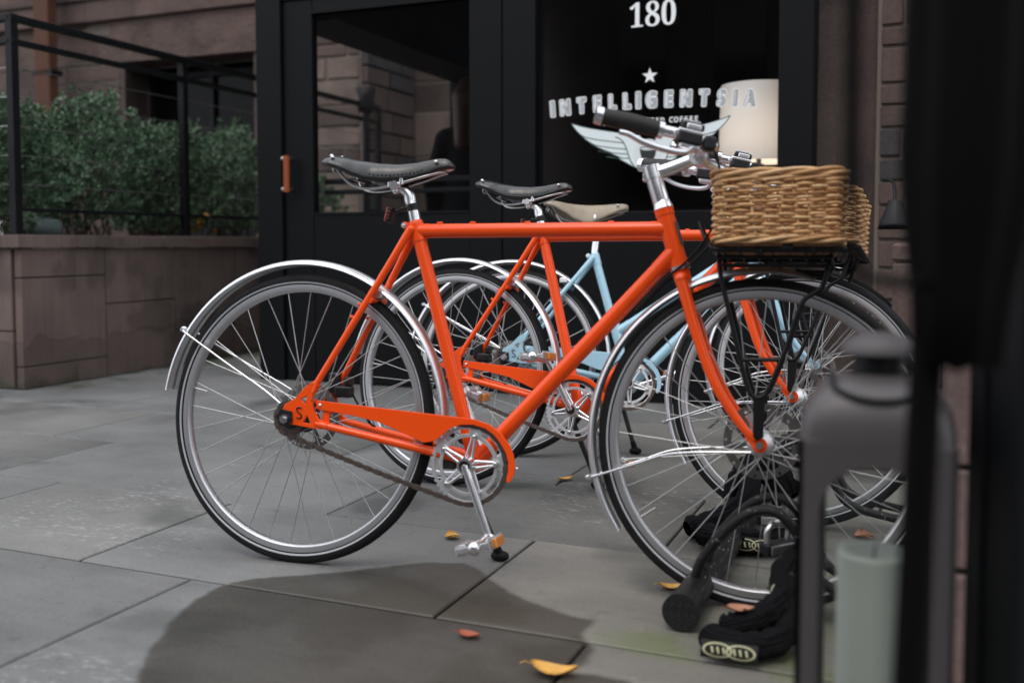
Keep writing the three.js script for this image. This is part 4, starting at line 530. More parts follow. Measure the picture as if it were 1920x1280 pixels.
  for (const sg of [1, -1]) {
    const z = 0.07 * sg, A = [[0.978, 0.728], [0.984, 0.68], [0.996, 0.632], [1.011, 0.572], [1.027, 0.51], [1.040, 0.462], [1.050, 0.443], [1.062, 0.438], [1.074, 0.443], [1.083, 0.458], [1.098, 0.495], [1.116, 0.542], [1.132, 0.597], [1.148, 0.636], [1.166, 0.65], [1.18, 0.66], [1.192, 0.70], [1.2, 0.73]];
    rk.push(sweep(A.map(p => V(p[0], p[1], z)), 0.0052, 80, 10)); rk.push(rod(V(1.024, 0.513, z), V(1.107, 0.516, z), 0.0042), plate(poly([[1.052, 0.442], [1.076, 0.442], [1.074, 0.36], [1.062, 0.352], [1.054, 0.36]]), z, 0.006, 0.001), rod(V(1.065, 0.364, 0.055 * sg), V(1.065, 0.364, 0.078 * sg), 0.006));
    rk.push(rod(V(0.972, 0.733, 0.118 * sg), V(1.226, 0.733, 0.118 * sg), 0.0058)); rk.push(rod(V(0.978, 0.719, 0.1 * sg), V(1.2, 0.719, 0.1 * sg), 0.0042)); rk.push(rod(V(0.98, 0.705, 0.085 * sg), V(1.2, 0.705, 0.085 * sg), 0.0035)); rk.push(rod(V(0.978, 0.728, z), V(0.978, 0.733, 0.118 * sg), 0.0048), rod(V(1.2, 0.73, z), V(1.2, 0.733, 0.118 * sg), 0.0048));
    rk.push(sweep([V(0.972, 0.735, 0.06 * sg), V(0.962, 0.742, 0.05 * sg), V(0.942, 0.775, 0.034 * sg), V(0.932, 0.80, 0.026 * sg)], 0.0042, 16, 8));
    rk.push(sweep([V(1.2, 0.725, 0.03 * sg), V(1.2, 0.70, 0.03 * sg), V(1.175, 0.688, 0.03 * sg), V(1.13, 0.7, 0.03 * sg)], 0.004, 20, 8));
  }
  for (let i = 0; i < 8; i++) rk.push(rod(V(0.985 + i * 0.033, 0.734, -0.118), V(0.985 + i * 0.033, 0.734, 0.118), 0.0036)); rk.push(rod(V(0.972, 0.733, -0.118), V(0.972, 0.733, 0.118), 0.0058), rod(V(1.226, 0.733, -0.118), V(1.226, 0.733, 0.118), 0.0058));
  rk.push(rod(V(1.1, 0.708, -0.085), V(1.1, 0.708, 0.085), 0.004)); for (const sg of [1, -1]) { rk.push(ball(0.006, V(1.065, 0.728, 0.121 * sg))); rk.push(ball(0.006, V(1.165, 0.728, 0.121 * sg))); }
  mesh('front_rack', rk, M.black, o);
  // kickstand reaching the ground
  { const fz = spec.foot[1], fu = spec.foot[0], fy = (0.012 - fz * Math.sin(lean)) / Math.cos(lean), a = V(0.392, 0.268, -0.028), b = V(fu, fy, fz);
    const ks = mesh('kickstand', [rod(a, a.clone().lerp(b, 0.93), 0.0085, 0.0075, 12), box(0.034, 0.03, 0.06, 0.388, 0.262, 0, 0.005)], std({ color: lin(0.05, 0.048, 0.045), roughness: 0.5, metalness: 0.5 }), o); mesh('kickstand_foot', [ball(0.017, b, 1.35, 0.75, 1.1), rod(a.clone().lerp(b, 0.86), b, 0.0095, 0.011, 12)], M.rubber, ks); }
  mesh('brake_hose', sweep([V(0.1, 0.41, -0.055), V(0.13, 0.37, -0.05), V(0.17, 0.325, -0.05), V(0.26, 0.30, -0.044), V(0.38, 0.275, -0.03)], 0.0026, 40, 8), M.rubber, o);
  return o;
}
const saddleShape = { top: [[0.064, 0.948], [0.069, 0.956], [0.078, 0.9605], [0.092, 0.961], [0.113, 0.958], [0.152, 0.950], [0.194, 0.9445], [0.234, 0.942], [0.275, 0.9445], [0.308, 0.950], [0.33, 0.9535], [0.35, 0.953], [0.361, 0.948], [0.369, 0.938]], low: [[0.064, 0.940], [0.082, 0.934], [0.097, 0.929], [0.122, 0.921], [0.143, 0.911], [0.166, 0.903], [0.2, 0.9005], [0.24, 0.9025], [0.28, 0.907], [0.31, 0.916], [0.34, 0.927], [0.369, 0.933]], wid: [[0.064, 0.062], [0.072, 0.078], [0.092, 0.087], [0.12, 0.08], [0.15, 0.062], [0.18, 0.046], [0.22, 0.034], [0.27, 0.026], [0.32, 0.0215], [0.35, 0.02], [0.362, 0.017], [0.369, 0.008]], mat: M.saddle, laces: true };
const saddleDeep = { ...saddleShape, top: saddleShape.top.map(([u, v]) => [u, v * 0.5 + 0.477]), low: [[0.064, 0.938], [0.1, 0.925], [0.14, 0.908], [0.18, 0.886], [0.21, 0.876], [0.235, 0.876], [0.27, 0.893], [0.31, 0.912], [0.34, 0.925], [0.369, 0.933]], mat: M.saddleTan, laces: false, du: 0.052, dv: -0.024 };
const rad = Math.PI / 180;
const b1 = { pos: V(-0.515, 0, -2.316), psi: 16.83 * rad, lean: 6.08 * rad }, b2 = { pos: V(-0.218, 0, -3.081), psi: 25.65 * rad, lean: 9.96 * rad }, b3 = { pos: V(-0.032, 0, -3.497), psi: 10.71 * rad, lean: 15.32 * rad };
makeBike({ ...b1, paint: M.orange, crank: -66 * rad, tip: 0.28, saddle: saddleShape, light: true, foot: [0.462, -0.15], spin: 0.05, label: 'nearest orange bicycle, front wheel towards the lantern, pedal pointing down' });
makeBike({ ...b2, paint: M.orange, crank: 119.5 * rad, tip: 0.12, saddle: saddleShape, light: true, foot: [0.46, -0.15], spin: 0.17, label: 'second orange bicycle, standing between the nearest orange one and the blue one' });
makeBike({ ...b3, paint: M.blue, step: true, crank: -160 * rad, saddle: saddleDeep, light: false, foot: [0.46, -0.11], spin: 0.31, label: 'pale blue step-through bicycle with a worn tan saddle, farthest of the three' });
// ---------------------------------------------------------------- wicker baskets on the front racks
M.wicker = [[0.62, 0.37, 0.17], [0.50, 0.27, 0.11], [0.72, 0.47, 0.24], [0.38, 0.19, 0.07]].map(c => std({ map: dataTex(64, 64, (u, v) => { const k = 0.75 + 0.5 * fbm(u * 4, v * 9, c[0] * 1000 | 0, 3); return c.map(x => x * k); }, true, [1, 8]), roughness: 0.55 }));
function rr(hx, hz, r, n) { const out = []; const L = [[hx, hz - r, hx, -(hz - r)], [hx - r, -hz, -(hx - r), -hz], [-hx, -(hz - r), -hx, hz - r], [-(hx - r), hz, hx - r, hz]]; const ctr = [[hx - r, -(hz - r), 0], [-(hx - r), -(hz - r), -Math.PI / 2], [-(hx - r), hz - r, -Math.PI], [hx - r, hz - r, -Math.PI * 1.5]]; L.forEach((l, i) => { const len = Math.hypot(l[2] - l[0], l[3] - l[1]), m = Math.max(2, Math.round(len / 0.006)); for (let k = 0; k < m; k++) out.push([l[0] + (l[2] - l[0]) * k / m, l[1] + (l[3] - l[1]) * k / m]); const [cx, cz, a0] = ctr[i]; for (let k = 0; k < 6; k++) { const a = a0 - k / 6 * Math.PI / 2; out.push([cx + r * Math.cos(a), cz + r * Math.sin(a)]); } }); return out; }
function makeBasket(b, lab, seed) {
  const o = thing('wicker_basket', lab, 'basket', b.pos, 0, 'wicker baskets on the front racks'); o.rotation.order = 'YXZ'; o.rotation.y = -b.psi; o.rotation.x = -b.lean;
  delete o.userData.group;
  const cx = 1.096, y0 = 0.748, y1 = 0.876, r = rng(seed), rows = 17;
  const per = (k) => rr(0.121 + 0.003 * k, 0.135 + 0.004 * k, 0.022, 0);
  const arc = pts => { const L = [0]; for (let i = 1; i < pts.length; i++) L.push(L[i - 1] + Math.hypot(pts[i][0] - pts[i - 1][0], pts[i][1] - pts[i - 1][1])); return L; };
  const SP = 0.0285;
  for (let i = 0; i < rows; i++) {
    const k = (i + 0.5) / rows, pts = per(k), L = arc(pts), n = pts.length, y = y0 + 0.008 + (y1 - y0 - 0.014) * k, tot = L[n - 1] + 0.004, w = Math.round(tot / SP / 2) * 2;
    const q = pts.map((p, j) => { const a = pts[(j + n - 1) % n], c = pts[(j + 1) % n], nx = c[1] - a[1], nz = -(c[0] - a[0]), l = Math.hypot(nx, nz) || 1, d = 0.0056 * Math.cos(L[j] / tot * w * Math.PI + (i % 2) * Math.PI) * -1, wob = 0.0009 * (vnoise(j * 0.13, i * 3.1, seed) - 0.5) * 4; return V(cx + p[0] + nx / l * d, y + wob , p[1] + nz / l * d); });
    mesh('strand', sweep(q, 0.0030 + 0.0004 * r(), 0, 6, { raw: true, closed: true }), M.wicker[(i * 7 + seed) % 4 === 3 ? 3 : (i + seed) % 3], o);
  }
  const top = per(1), L = arc(top), tot = L[L.length - 1], ns = 36;
  for (let i = 0; i < ns; i++) { let j = 0; while (L[j] < tot * i / ns) j++; const a = per(0)[j], b2 = top[j]; mesh('stake', rod(V(cx + a[0], y0 - 0.002, a[1]), V(cx + b2[0], y1 + 0.004, b2[1]), 0.0029, 0.0027, 6), M.wicker[i % 3], o); }
  // braided borders, three strands twisted
  for (const [y, k, amp, rd] of [[y1 + 0.007, 1.0, 0.0068, 0.0046], [y1 - 0.006, 1.0, 0.0048, 0.0038], [y0 + 0.004, 0.05, 0.0062, 0.0044]]) for (let s = 0; s < 3; s++) { const pts = per(k), n = pts.length, LL = arc(pts), T = LL[n - 1], q = pts.map((p, j) => { const a = pts[(j + n - 1) % n], c = pts[(j + 1) % n], nx = c[1] - a[1], nz = -(c[0] - a[0]), l = Math.hypot(nx, nz) || 1, ph = LL[j] / T * 2 * Math.PI * 5 + s * 2.094; return V(cx + p[0] - nx / l * amp * Math.cos(ph), y + amp * 0.85 * Math.sin(ph), p[1] - nz / l * amp * Math.cos(ph)); }); mesh('braided_rim', sweep(q, rd, 0, 6, { raw: true, closed: true }), M.wicker[s], o); }
  mesh('basket_base', box(0.23, 0.006, 0.255, cx, y0 + 0.002, 0), M.wicker[3], o);
  mesh('strap', [box(0.02, 0.016, 0.004, cx + 0.02, y0 - 0.008, 0.131)], M.black, o);
  return o;
}
makeBasket(b1, 'nearer wicker basket, on the front rack of the nearest orange bicycle', 3);
makeBasket(b2, 'farther wicker basket, half hidden, on the rack of the second orange bicycle', 5);
// ---------------------------------------------------------------- cycle rack on the ground
M.rackPaint = phy({ specularIntensity: 0.6, map: dataTex(256, 256, (u, v) => { const a = fbm(u * 9, v * 9, 511, 5, 9), chip = smooth(0.75, 0.77, fbm(u * 22, v * 22, 515, 4, 22)), k = 0.005 + 0.006 * a; return [k + 0.22 * chip, k + 0.22 * chip, k * 1.05 + 0.21 * chip]; }, true, [1, 5]), roughness: 0.45, bumpMap: grainBump, bumpScale: 0.0008 });
{
  const o = siteThing('cycle_rack', 'black tubular cycle rack lying on the slabs under the front wheels, paint chipped', 'bicycle rack');
  mesh('ground_tube', [sweep([V(-0.421, 0.04, -1.885), V(-0.42, 0.04, -2.6), V(-0.425, 0.04, -3.3), V(-0.425, 0.04, -4.1)], 0.032, 12, 24), rod(V(-0.421, 0.04, -1.868), V(-0.421, 0.04, -1.925), 0.037, 0.0345, 28)], M.rackPaint, o);
  mesh('ground_tube', [sweep([V(0.18, 0.03, -1.9), V(0.18, 0.03, -3.3), V(0.18, 0.03, -4.1)], 0.026, 8, 18)], M.rackPaint, o);
  for (const t of [-2.0, -2.11, -2.655, -2.765, -3.385, -3.495]) mesh('hoop', sweep([V(-0.424, 0.04, t), V(-0.416, 0.085, t), V(-0.398, 0.122, t), V(-0.345, 0.188, t), V(-0.30, 0.219, t), V(-0.262, 0.221, t), V(-0.228, 0.194, t), V(-0.208, 0.15, t), V(-0.17, 0.09, t), V(-0.05, 0.06, t), V(0.18, 0.035, t)], 0.0108, 60, 12), M.rackPaint, o);
  for (const t of [-2.055, -2.71, -3.44]) mesh('bolt', [rod(V(-0.42, 0.06, t), V(-0.42, 0.081, t), 0.012, 0.012, 6)], M.hub, o);
}
// ---------------------------------------------------------------- fabric sleeved chain locks
M.cloth = phy({ color: lin(0.0045, 0.0045, 0.0055), roughness: 0.9, specularIntensity: 0.3, bumpMap: roughBump, bumpScale: 0.02 });
const patchTex = (() => { const c = document.createElement('canvas'); c.width = 256; c.height = 128; const x = c.getContext('2d'); x.fillStyle = '#14140f'; x.fillRect(0, 0, 256, 128); x.strokeStyle = '#c9c6a0'; x.lineWidth = 9; x.beginPath(); x.ellipse(76, 64, 62, 48, 0, 0, 7); x.stroke(); x.beginPath(); x.ellipse(180, 64, 62, 48, 0, 0, 7); x.stroke(); x.lineWidth = 9; for (const a of [52, 78, 104, 152, 178, 206]) { x.beginPath(); x.moveTo(a - 3, 42); x.lineTo(a + 4, 86); x.stroke(); } const t = new THREE.CanvasTexture(c); t.colorSpace = THREE.SRGBColorSpace; return t; })();
function makeLock(lab, runs, patches, padlock) {
  const o = siteThing('chain_lock', lab, 'chain lock');
  const r = rng(lab.length);
  for (const [pts, rad0] of runs) { const ph = r() * 9; mesh('sleeve', sweep(pts.map(p => V(...p)), k => rad0 * (0.88 + 0.2 * Math.abs(Math.sin(k * 34 + ph)) + 0.14 * (vnoise(k * 40, ph, 9) - 0.5)) * (Math.min(k, 1 - k) < 0.02 ? 0.75 : 1), 90, 16, { e: 0.86 }), M.cloth, o); }
  for (const [p, w, h, rx, ry, rz] of patches) { const g = new THREE.CylinderGeometry(h * 0.9, h * 0.9, w, 14, 1, true, -0.6, 1.2); g.rotateZ(Math.PI / 2); const u = g.attributes.uv; for (let i = 0; i < u.count; i++) { const a = u.getX(i); u.setXY(i, 1 - u.getY(i), a); } g.rotateX(-Math.PI / 2 + Math.PI / 2); const m = mesh('badge', g.translate(0, 0, -h * 0.9), std({ map: patchTex, roughness: 0.8 }), o); m.position.set(...p); m.rotation.set(rx, ry, rz); }
  if (padlock) { const [p, ry] = padlock, k = new THREE.Group(); k.name = 'padlock'; k.position.set(...p); k.rotation.y = ry; o.add(k); mesh('lock_body', box(0.075, 0.026, 0.03, 0, 0, 0, 0.006), M.black, k); mesh('shackle', sweep([V(-0.028, 0.01, 0), V(-0.028, 0.036, 0), V(-0.012, 0.05, 0), V(0.012, 0.05, 0), V(0.028, 0.036, 0), V(0.028, 0.01, 0)], 0.0065, 30, 10), M.steel, k); mesh('lock_plate', box(0.06, 0.018, 0.003, 0, 0, 0.0155, 0.001), M.satin, k); }
  return o;
}
makeLock('nearer black fabric sleeved chain lock slumped on the slabs beside the rack end', [
  [[[-0.35, 0.032, -1.80], [-0.33, 0.032, -1.782], [-0.29, 0.031, -1.778], [-0.245, 0.032, -1.80], [-0.215, 0.045, -1.85], [-0.225, 0.075, -1.91], [-0.24, 0.11, -1.96], [-0.22, 0.13, -2.0], [-0.18, 0.14, -2.04]], 0.027],
  [[[-0.335, 0.04, -1.822], [-0.30, 0.05, -1.828], [-0.262, 0.062, -1.855], [-0.225, 0.085, -1.92], [-0.19, 0.11, -1.98]], 0.027],
], [[[-0.305, 0.031, -1.741], 0.1, 0.03, -0.25, 0.08, 0], [[-0.235, 0.1, -1.925], 0.06, 0.026, -0.2, 0.5, 0.6]], [[-0.26, 0.145, -2.02], 0.9]);
makeLock('farther black fabric sleeved chain lock with a pale badge, looped through the second wheel', [
  [[[-0.54, 0.034, -2.46], [-0.49, 0.045, -2.50], [-0.44, 0.07, -2.53], [-0.40, 0.11, -2.56], [-0.42, 0.15, -2.62], [-0.40, 0.17, -2.70], [-0.35, 0.13, -2.73], [-0.31, 0.08, -2.70]], 0.032],
  [[[-0.50, 0.034, -2.43], [-0.44, 0.034, -2.415], [-0.38, 0.034, -2.41], [-0.32, 0.036, -2.43], [-0.27, 0.042, -2.47], [-0.24, 0.05, -2.53]], 0.033],
  [[[-0.455, 0.08, -2.58], [-0.44, 0.14, -2.60], [-0.41, 0.175, -2.63], [-0.375, 0.15, -2.66], [-0.33, 0.07, -2.67]], 0.028],
], [[[-0.36, 0.036, -2.374], 0.11, 0.034, -0.2, 0.0, 0.02], [[-0.425, 0.165, -2.595], 0.05, 0.026, -0.2, 0.2, 0.5]], [[-0.325, 0.085, -2.44], 0.25]);
// ---------------------------------------------------------------- fallen leaves
function leafGeo(seed, len, wid, curl, serr) {
  const r = rng(seed), n = 16, pos = [], idx = [], uv = [];
  for (let i = 0; i <= n; i++) { const k = i / n, w = wid * Math.pow(Math.sin(Math.PI * Math.pow(k, 0.8)), 0.8) * (serr && i % 2 ? 0.88 : 1) + 0.0006, y0 = curl * Math.pow(Math.abs(k - 0.5) * 2, 2) + 0.004 * r() * curl * 20; for (const [a, b] of [[-1, 1.0], [-0.5, 0.35], [0, 0], [0.5, 0.3], [1, 1.1]]) { pos.push((k - 0.5) * len, y0 + 0.25 * wid * b * b + 0.003, a * w); uv.push(k, a * 0.5 + 0.5); } }
  for (let i = 0; i < n; i++) for (let j = 0; j < 4; j++) { const a = i * 5 + j, c = a + 5; idx.push(a, a + 1, c, a + 1, c + 1, c); }
  const g = new THREE.BufferGeometry(); g.setAttribute('position', new THREE.Float32BufferAttribute(pos, 3)); g.setAttribute('uv', new THREE.Float32BufferAttribute(uv, 2)); g.setIndex(idx); g.computeVertexNormals();
  return merge([g, sweep([V(-len * 0.5, curl + 0.003, 0), V(-len * 0.62, curl * 1.2 + 0.004, 0.003), V(-len * 0.72, curl + 0.004, 0.008)], 0.0009, 8, 5)]);
}
const leafTex = c => dataTex(64, 64, (u, v) => { const vein = Math.abs(v - 0.5) < 0.03 || Math.abs(((u * 7 + Math.abs(v - 0.5) * 3) % 1) - 0.5) < 0.05 ? 0.82 : 1, k = vein * (0.75 + 0.5 * fbm(u * 6, v * 6, c[0] * 999 | 0, 3)); return c.map(x => x * k); }, true);
const leafMat = (...c) => std({ map: leafTex(c), roughness: 0.6 });
const LY = leafMat(0.62, 0.34, 0.07), LO = leafMat(0.50, 0.13, 0.03), LR = leafMat(0.33, 0.085, 0.04), LG = leafMat(0.42, 0.38, 0.06), LB = leafMat(0.36, 0.17, 0.1);
[[-1.041, -2.956, 0, 0.062, 0.016, 0.008, 0.9, LY, 'small yellow leaf lying past the second kickstand'], [-1.10, -2.253, 0, 0.052, 0.02, 0.012, 2.2, LY, 'broken golden leaf lying beside the lowered pedal'], [-0.582, -1.599, 0, 0.092, 0.024, 0.018, 0.12, LY, 'big curled yellow leaf at the very front on the damp slab'], [-0.789, -1.692, 0, 0.052, 0.015, 0.006, -0.1, LR, 'reddish brown leaf lying on the damp patch'], [-0.493, -2.101, 0, 0.06, 0.016, 0.012, 0.35, LY, 'tooth edged yellow leaf beside the rack end under the front wheel'], [-0.466, -2.085, 0.002, 0.036, 0.014, 0.008, 1.2, LR, 'small red leaf touching the rack beside the toothed yellow one'], [-0.244, -1.90, 0, 0.044, 0.02, 0.004, 0.6, LG, 'round yellow green leaf by the lantern foot'], [-0.236, -1.85, 0, 0.062, 0.016, 0.006, 0.75, LO, 'bright orange leaf by the lantern foot'], [-0.30, -1.83, 0.072, 0.056, 0.02, 0.005, 0.25, LB, 'dull brown leaf resting on the nearer chain lock'], [-0.128, -2.656, 0, 0.066, 0.026, 0.014, 1.9, LB, 'tan leaf on the slabs seen through the lantern']].forEach(([s, t, y, l, w, c, a, m, lab], i) => { const o = mesh(numbered('fallen_leaf'), leafGeo(20 + i, l * 0.92, w * 0.95, c * 0.7, i % 2), m, scene); o.position.copy(S(s, t, y + 0.001)); o.rotation.y = -YAW + a; label(o, lab, 'leaf'); });
// ---------------------------------------------------------------- hedge shrubs in the planter
M.leaf = phy({ color: lin(1, 1, 1), roughness: 0.42, transmission: 0 });
M.stem = std({ color: lin(0.06, 0.045, 0.032), roughness: 0.9 });
const leaflet = (() => { const pos = [0, 0, 0, -0.0065, 0.011, 0.0012, 0, 0.012, -0.001, 0.0065, 0.011, 0.0012, -0.0045, 0.02, 0.002, 0, 0.0255, 0.001, 0.0045, 0.02, 0.002], idx = [0, 2, 1, 0, 3, 2, 1, 2, 4, 2, 3, 6, 2, 5, 4, 2, 6, 5]; const g = new THREE.BufferGeometry(); g.setAttribute('position', new THREE.Float32BufferAttribute(pos, 3)); g.setIndex(idx); g.computeVertexNormals(); return g; })();
function shrub(lab, s, t, y0, rx, ry, rz, count, seed, group, gap = 0.55) {
  const o = thing('hedge_shrub', lab, 'shrub', S(s, t, y0), -YAW, group), r = rng(seed), sprigs = [];
  const n1 = count / 9 | 0, q = new THREE.Quaternion(), up = V(0, 1, 0), m4 = new THREE.Matrix4(), mats = [], cols = [];
  for (let i = 0; i < n1; i++) {
    const a = r() * 6.283, e = Math.acos(1 - 1.75 * r()), rad = Math.pow(r(), 0.22), d = V(Math.sin(e) * Math.cos(a), Math.cos(e), Math.sin(e) * Math.sin(a));
    const lump = 0.86 + 0.34 * (fbm(d.x * 2.2 + 5, d.z * 2.2 + d.y * 3 + seed, seed, 3) - 0.5) * 2; const p = V(d.x * rx, d.y * ry + ry * 0.85, d.z * rz).multiply(V(rad * lump, 1, rad * lump)); p.y = ry * 0.85 + d.y * ry * rad * lump;
    if (p.y < 0.12 || fbm(p.x * 5 + 9, p.y * 5 + p.z * 5, seed + 3, 2) < 0.3) continue;
    const dir = d.clone().multiplyScalar(0.6).add(V(r() - 0.5, 0.55 + 0.6 * r(), r() - 0.5)).normalize(); sprigs.push([p, dir]);
    const tone = 0.55 + 0.8 * r();
    for (let j = 0; j < 9; j++) { const up2 = j / 9, ang = j * 2.4 + r(), tilt = 1.25 - 0.95 * up2 + 0.3 * (r() - 0.5); const ax = V(Math.cos(ang), 0, Math.sin(ang)), ld = dir.clone().multiplyScalar(Math.cos(tilt)).add(ax.sub(dir.clone().multiplyScalar(ax.dot(dir))).normalize().multiplyScalar(Math.sin(tilt))).normalize();
      q.setFromUnitVectors(up, ld); q.multiply(new THREE.Quaternion().setFromAxisAngle(up, r() * 6.28)); const sc = 0.75 + 0.6 * r(); m4.compose(p.clone().addScaledVector(dir, up2 * 0.035), q, V(sc, sc, sc)); mats.push(m4.clone()); const k = tone * (0.8 + 0.4 * r()); cols.push(lin(0.10 * k, 0.165 * k * (1 + 0.1 * r()), 0.095 * k)); }
  }
  const im = new THREE.InstancedMesh(leaflet, M.leaf, mats.length); mats.forEach((m, i) => { im.setMatrixAt(i, m); im.setColorAt(i, cols[i]); }); im.name = 'foliage'; im.userData.kind = 'stuff'; im.castShadow = im.receiveShadow = true; o.add(im);
  const st = []; for (let i = 0; i < 46; i++) { const [p, d] = sprigs[r() * sprigs.length | 0], b = V((r() - 0.5) * rx * 0.7, 0, (r() - 0.5) * rz * 0.6); st.push(sweep([b, V(b.x * 0.6 + p.x * 0.3 + 0.03 * (r() - 0.5), p.y * 0.45, b.z * 0.6 + p.z * 0.3), p.clone().addScaledVector(d, 0.01)], k => 0.0042 - 0.0026 * k, 8, 5)); }
  const sm = mesh('stem', st, M.stem, o); sm.userData.kind = 'stuff';
  return o;
}
shrub('leafy shrub at the left edge, beside the railing corner post', -4.74, -4.05, 0.70, 0.40, 0.50, 0.42, 15000, 11);
shrub('tallest leafy shrub of the planter, in front of the orange brown pipe', -4.80, -4.70, 0.70, 0.40, 0.55, 0.44, 15000, 12);
shrub('broad leafy shrub in the middle of the planter hedge', -4.78, -5.36, 0.70, 0.40, 0.50, 0.44, 14000, 13);
shrub('leafy shrub nearest the black vestibule in the planter', -4.78, -6.05, 0.70, 0.42, 0.53, 0.46, 13000, 14);
shrub('dark shrub filling the planter behind the railing corner at far left', -5.35, -4.3, 0.70, 0.45, 0.50, 0.42, 9000, 15);
shrub('low shrub at the far end of the planter, seen through the door pane', -4.75, -6.85, 0.70, 0.38, 0.38, 0.42, 9000, 16);
{
  const o = siteThing('glazed_pot', 'grey green glazed planter pot lying behind the corner railing post', 'pot', 0, 0); const g = ring([[0, -0.09], [0.04, -0.09], [0.052, -0.07], [0.055, 0.06], [0.045, 0.085], [0, 0.085]], 24, 'y'); g.rotateZ(1.45); const m = mesh('pot_body', g, std({ color: lin(0.10, 0.14, 0.13), roughness: 0.35 }), o); m.position.set(-4.5, 0.845, -4.1); m.rotation.y = 1.3;
  const y = siteThing('yellow_plant', 'small plant with yellow autumn leaves at the planter edge by the second railing post', 'plant', 0, 0), r = rng(3), G = []; for (let i = 0; i < 14; i++) { const l = leafGeo(60 + i, 0.05, 0.016, 0.01, 0); l.rotateZ(r() * 1.4 - 0.4); l.rotateY(r() * 6.28); l.translate(-4.42 + 0.16 * (r() - 0.5), 0.82 + 0.13 * r(), -5.30 + 0.2 * (r() - 0.5)); G.push(l); } mesh('leaves', G, leafMat(0.26, 0.14, 0.02), y).userData.kind = 'stuff'; mesh('stem', [0, 1, 2, 3].map(i => rod(V(-4.42, 0.74, -5.3), V(-4.44 + 0.03 * i, 0.9, -5.34 + 0.03 * i), 0.003, 0.002, 6)), M.stem, y);
}
{ // ivy by the drainpipe
  const o = siteThing('ivy', 'thin green ivy hanging down the wall right of the drainpipe', 'ivy', 0, 0), r = rng(77), mats = [], cols = [], q = new THREE.Quaternion();
  for (let i = 0; i < 900; i++) { const k = Math.pow(r(), 1.5), y = 1.9 - k * 0.95, w = 0.09 * (1 - k) + 0.015, x = 0.075 - 0.085 * k + (r() - 0.5) * w, m = new THREE.Matrix4(); q.setFromEuler(new THREE.Euler(r() * 2.5 - 0.3, r() * 6.28, r() * 3)); m.compose(V(x, y, -4.56 + 0.06 * r()), q, V(1, 1, 1).multiplyScalar(0.9 + 0.8 * r())); mats.push(m); const t = 0.6 + 0.8 * r(); cols.push(lin(0.05 * t, 0.10 * t, 0.035 * t)); }
  const im = new THREE.InstancedMesh(leaflet, M.leaf, mats.length); mats.forEach((m, i) => { im.setMatrixAt(i, m); im.setColorAt(i, cols[i]); }); im.name = 'foliage'; im.userData.kind = 'stuff'; o.add(im);
  mesh('stem', sweep([V(0.08, 2.6, -4.6), V(0.06, 1.9, -4.58), V(0.03, 1.4, -4.58), V(-0.01, 1.0, -4.58)], 0.006, 30, 6), M.stem, o);
}
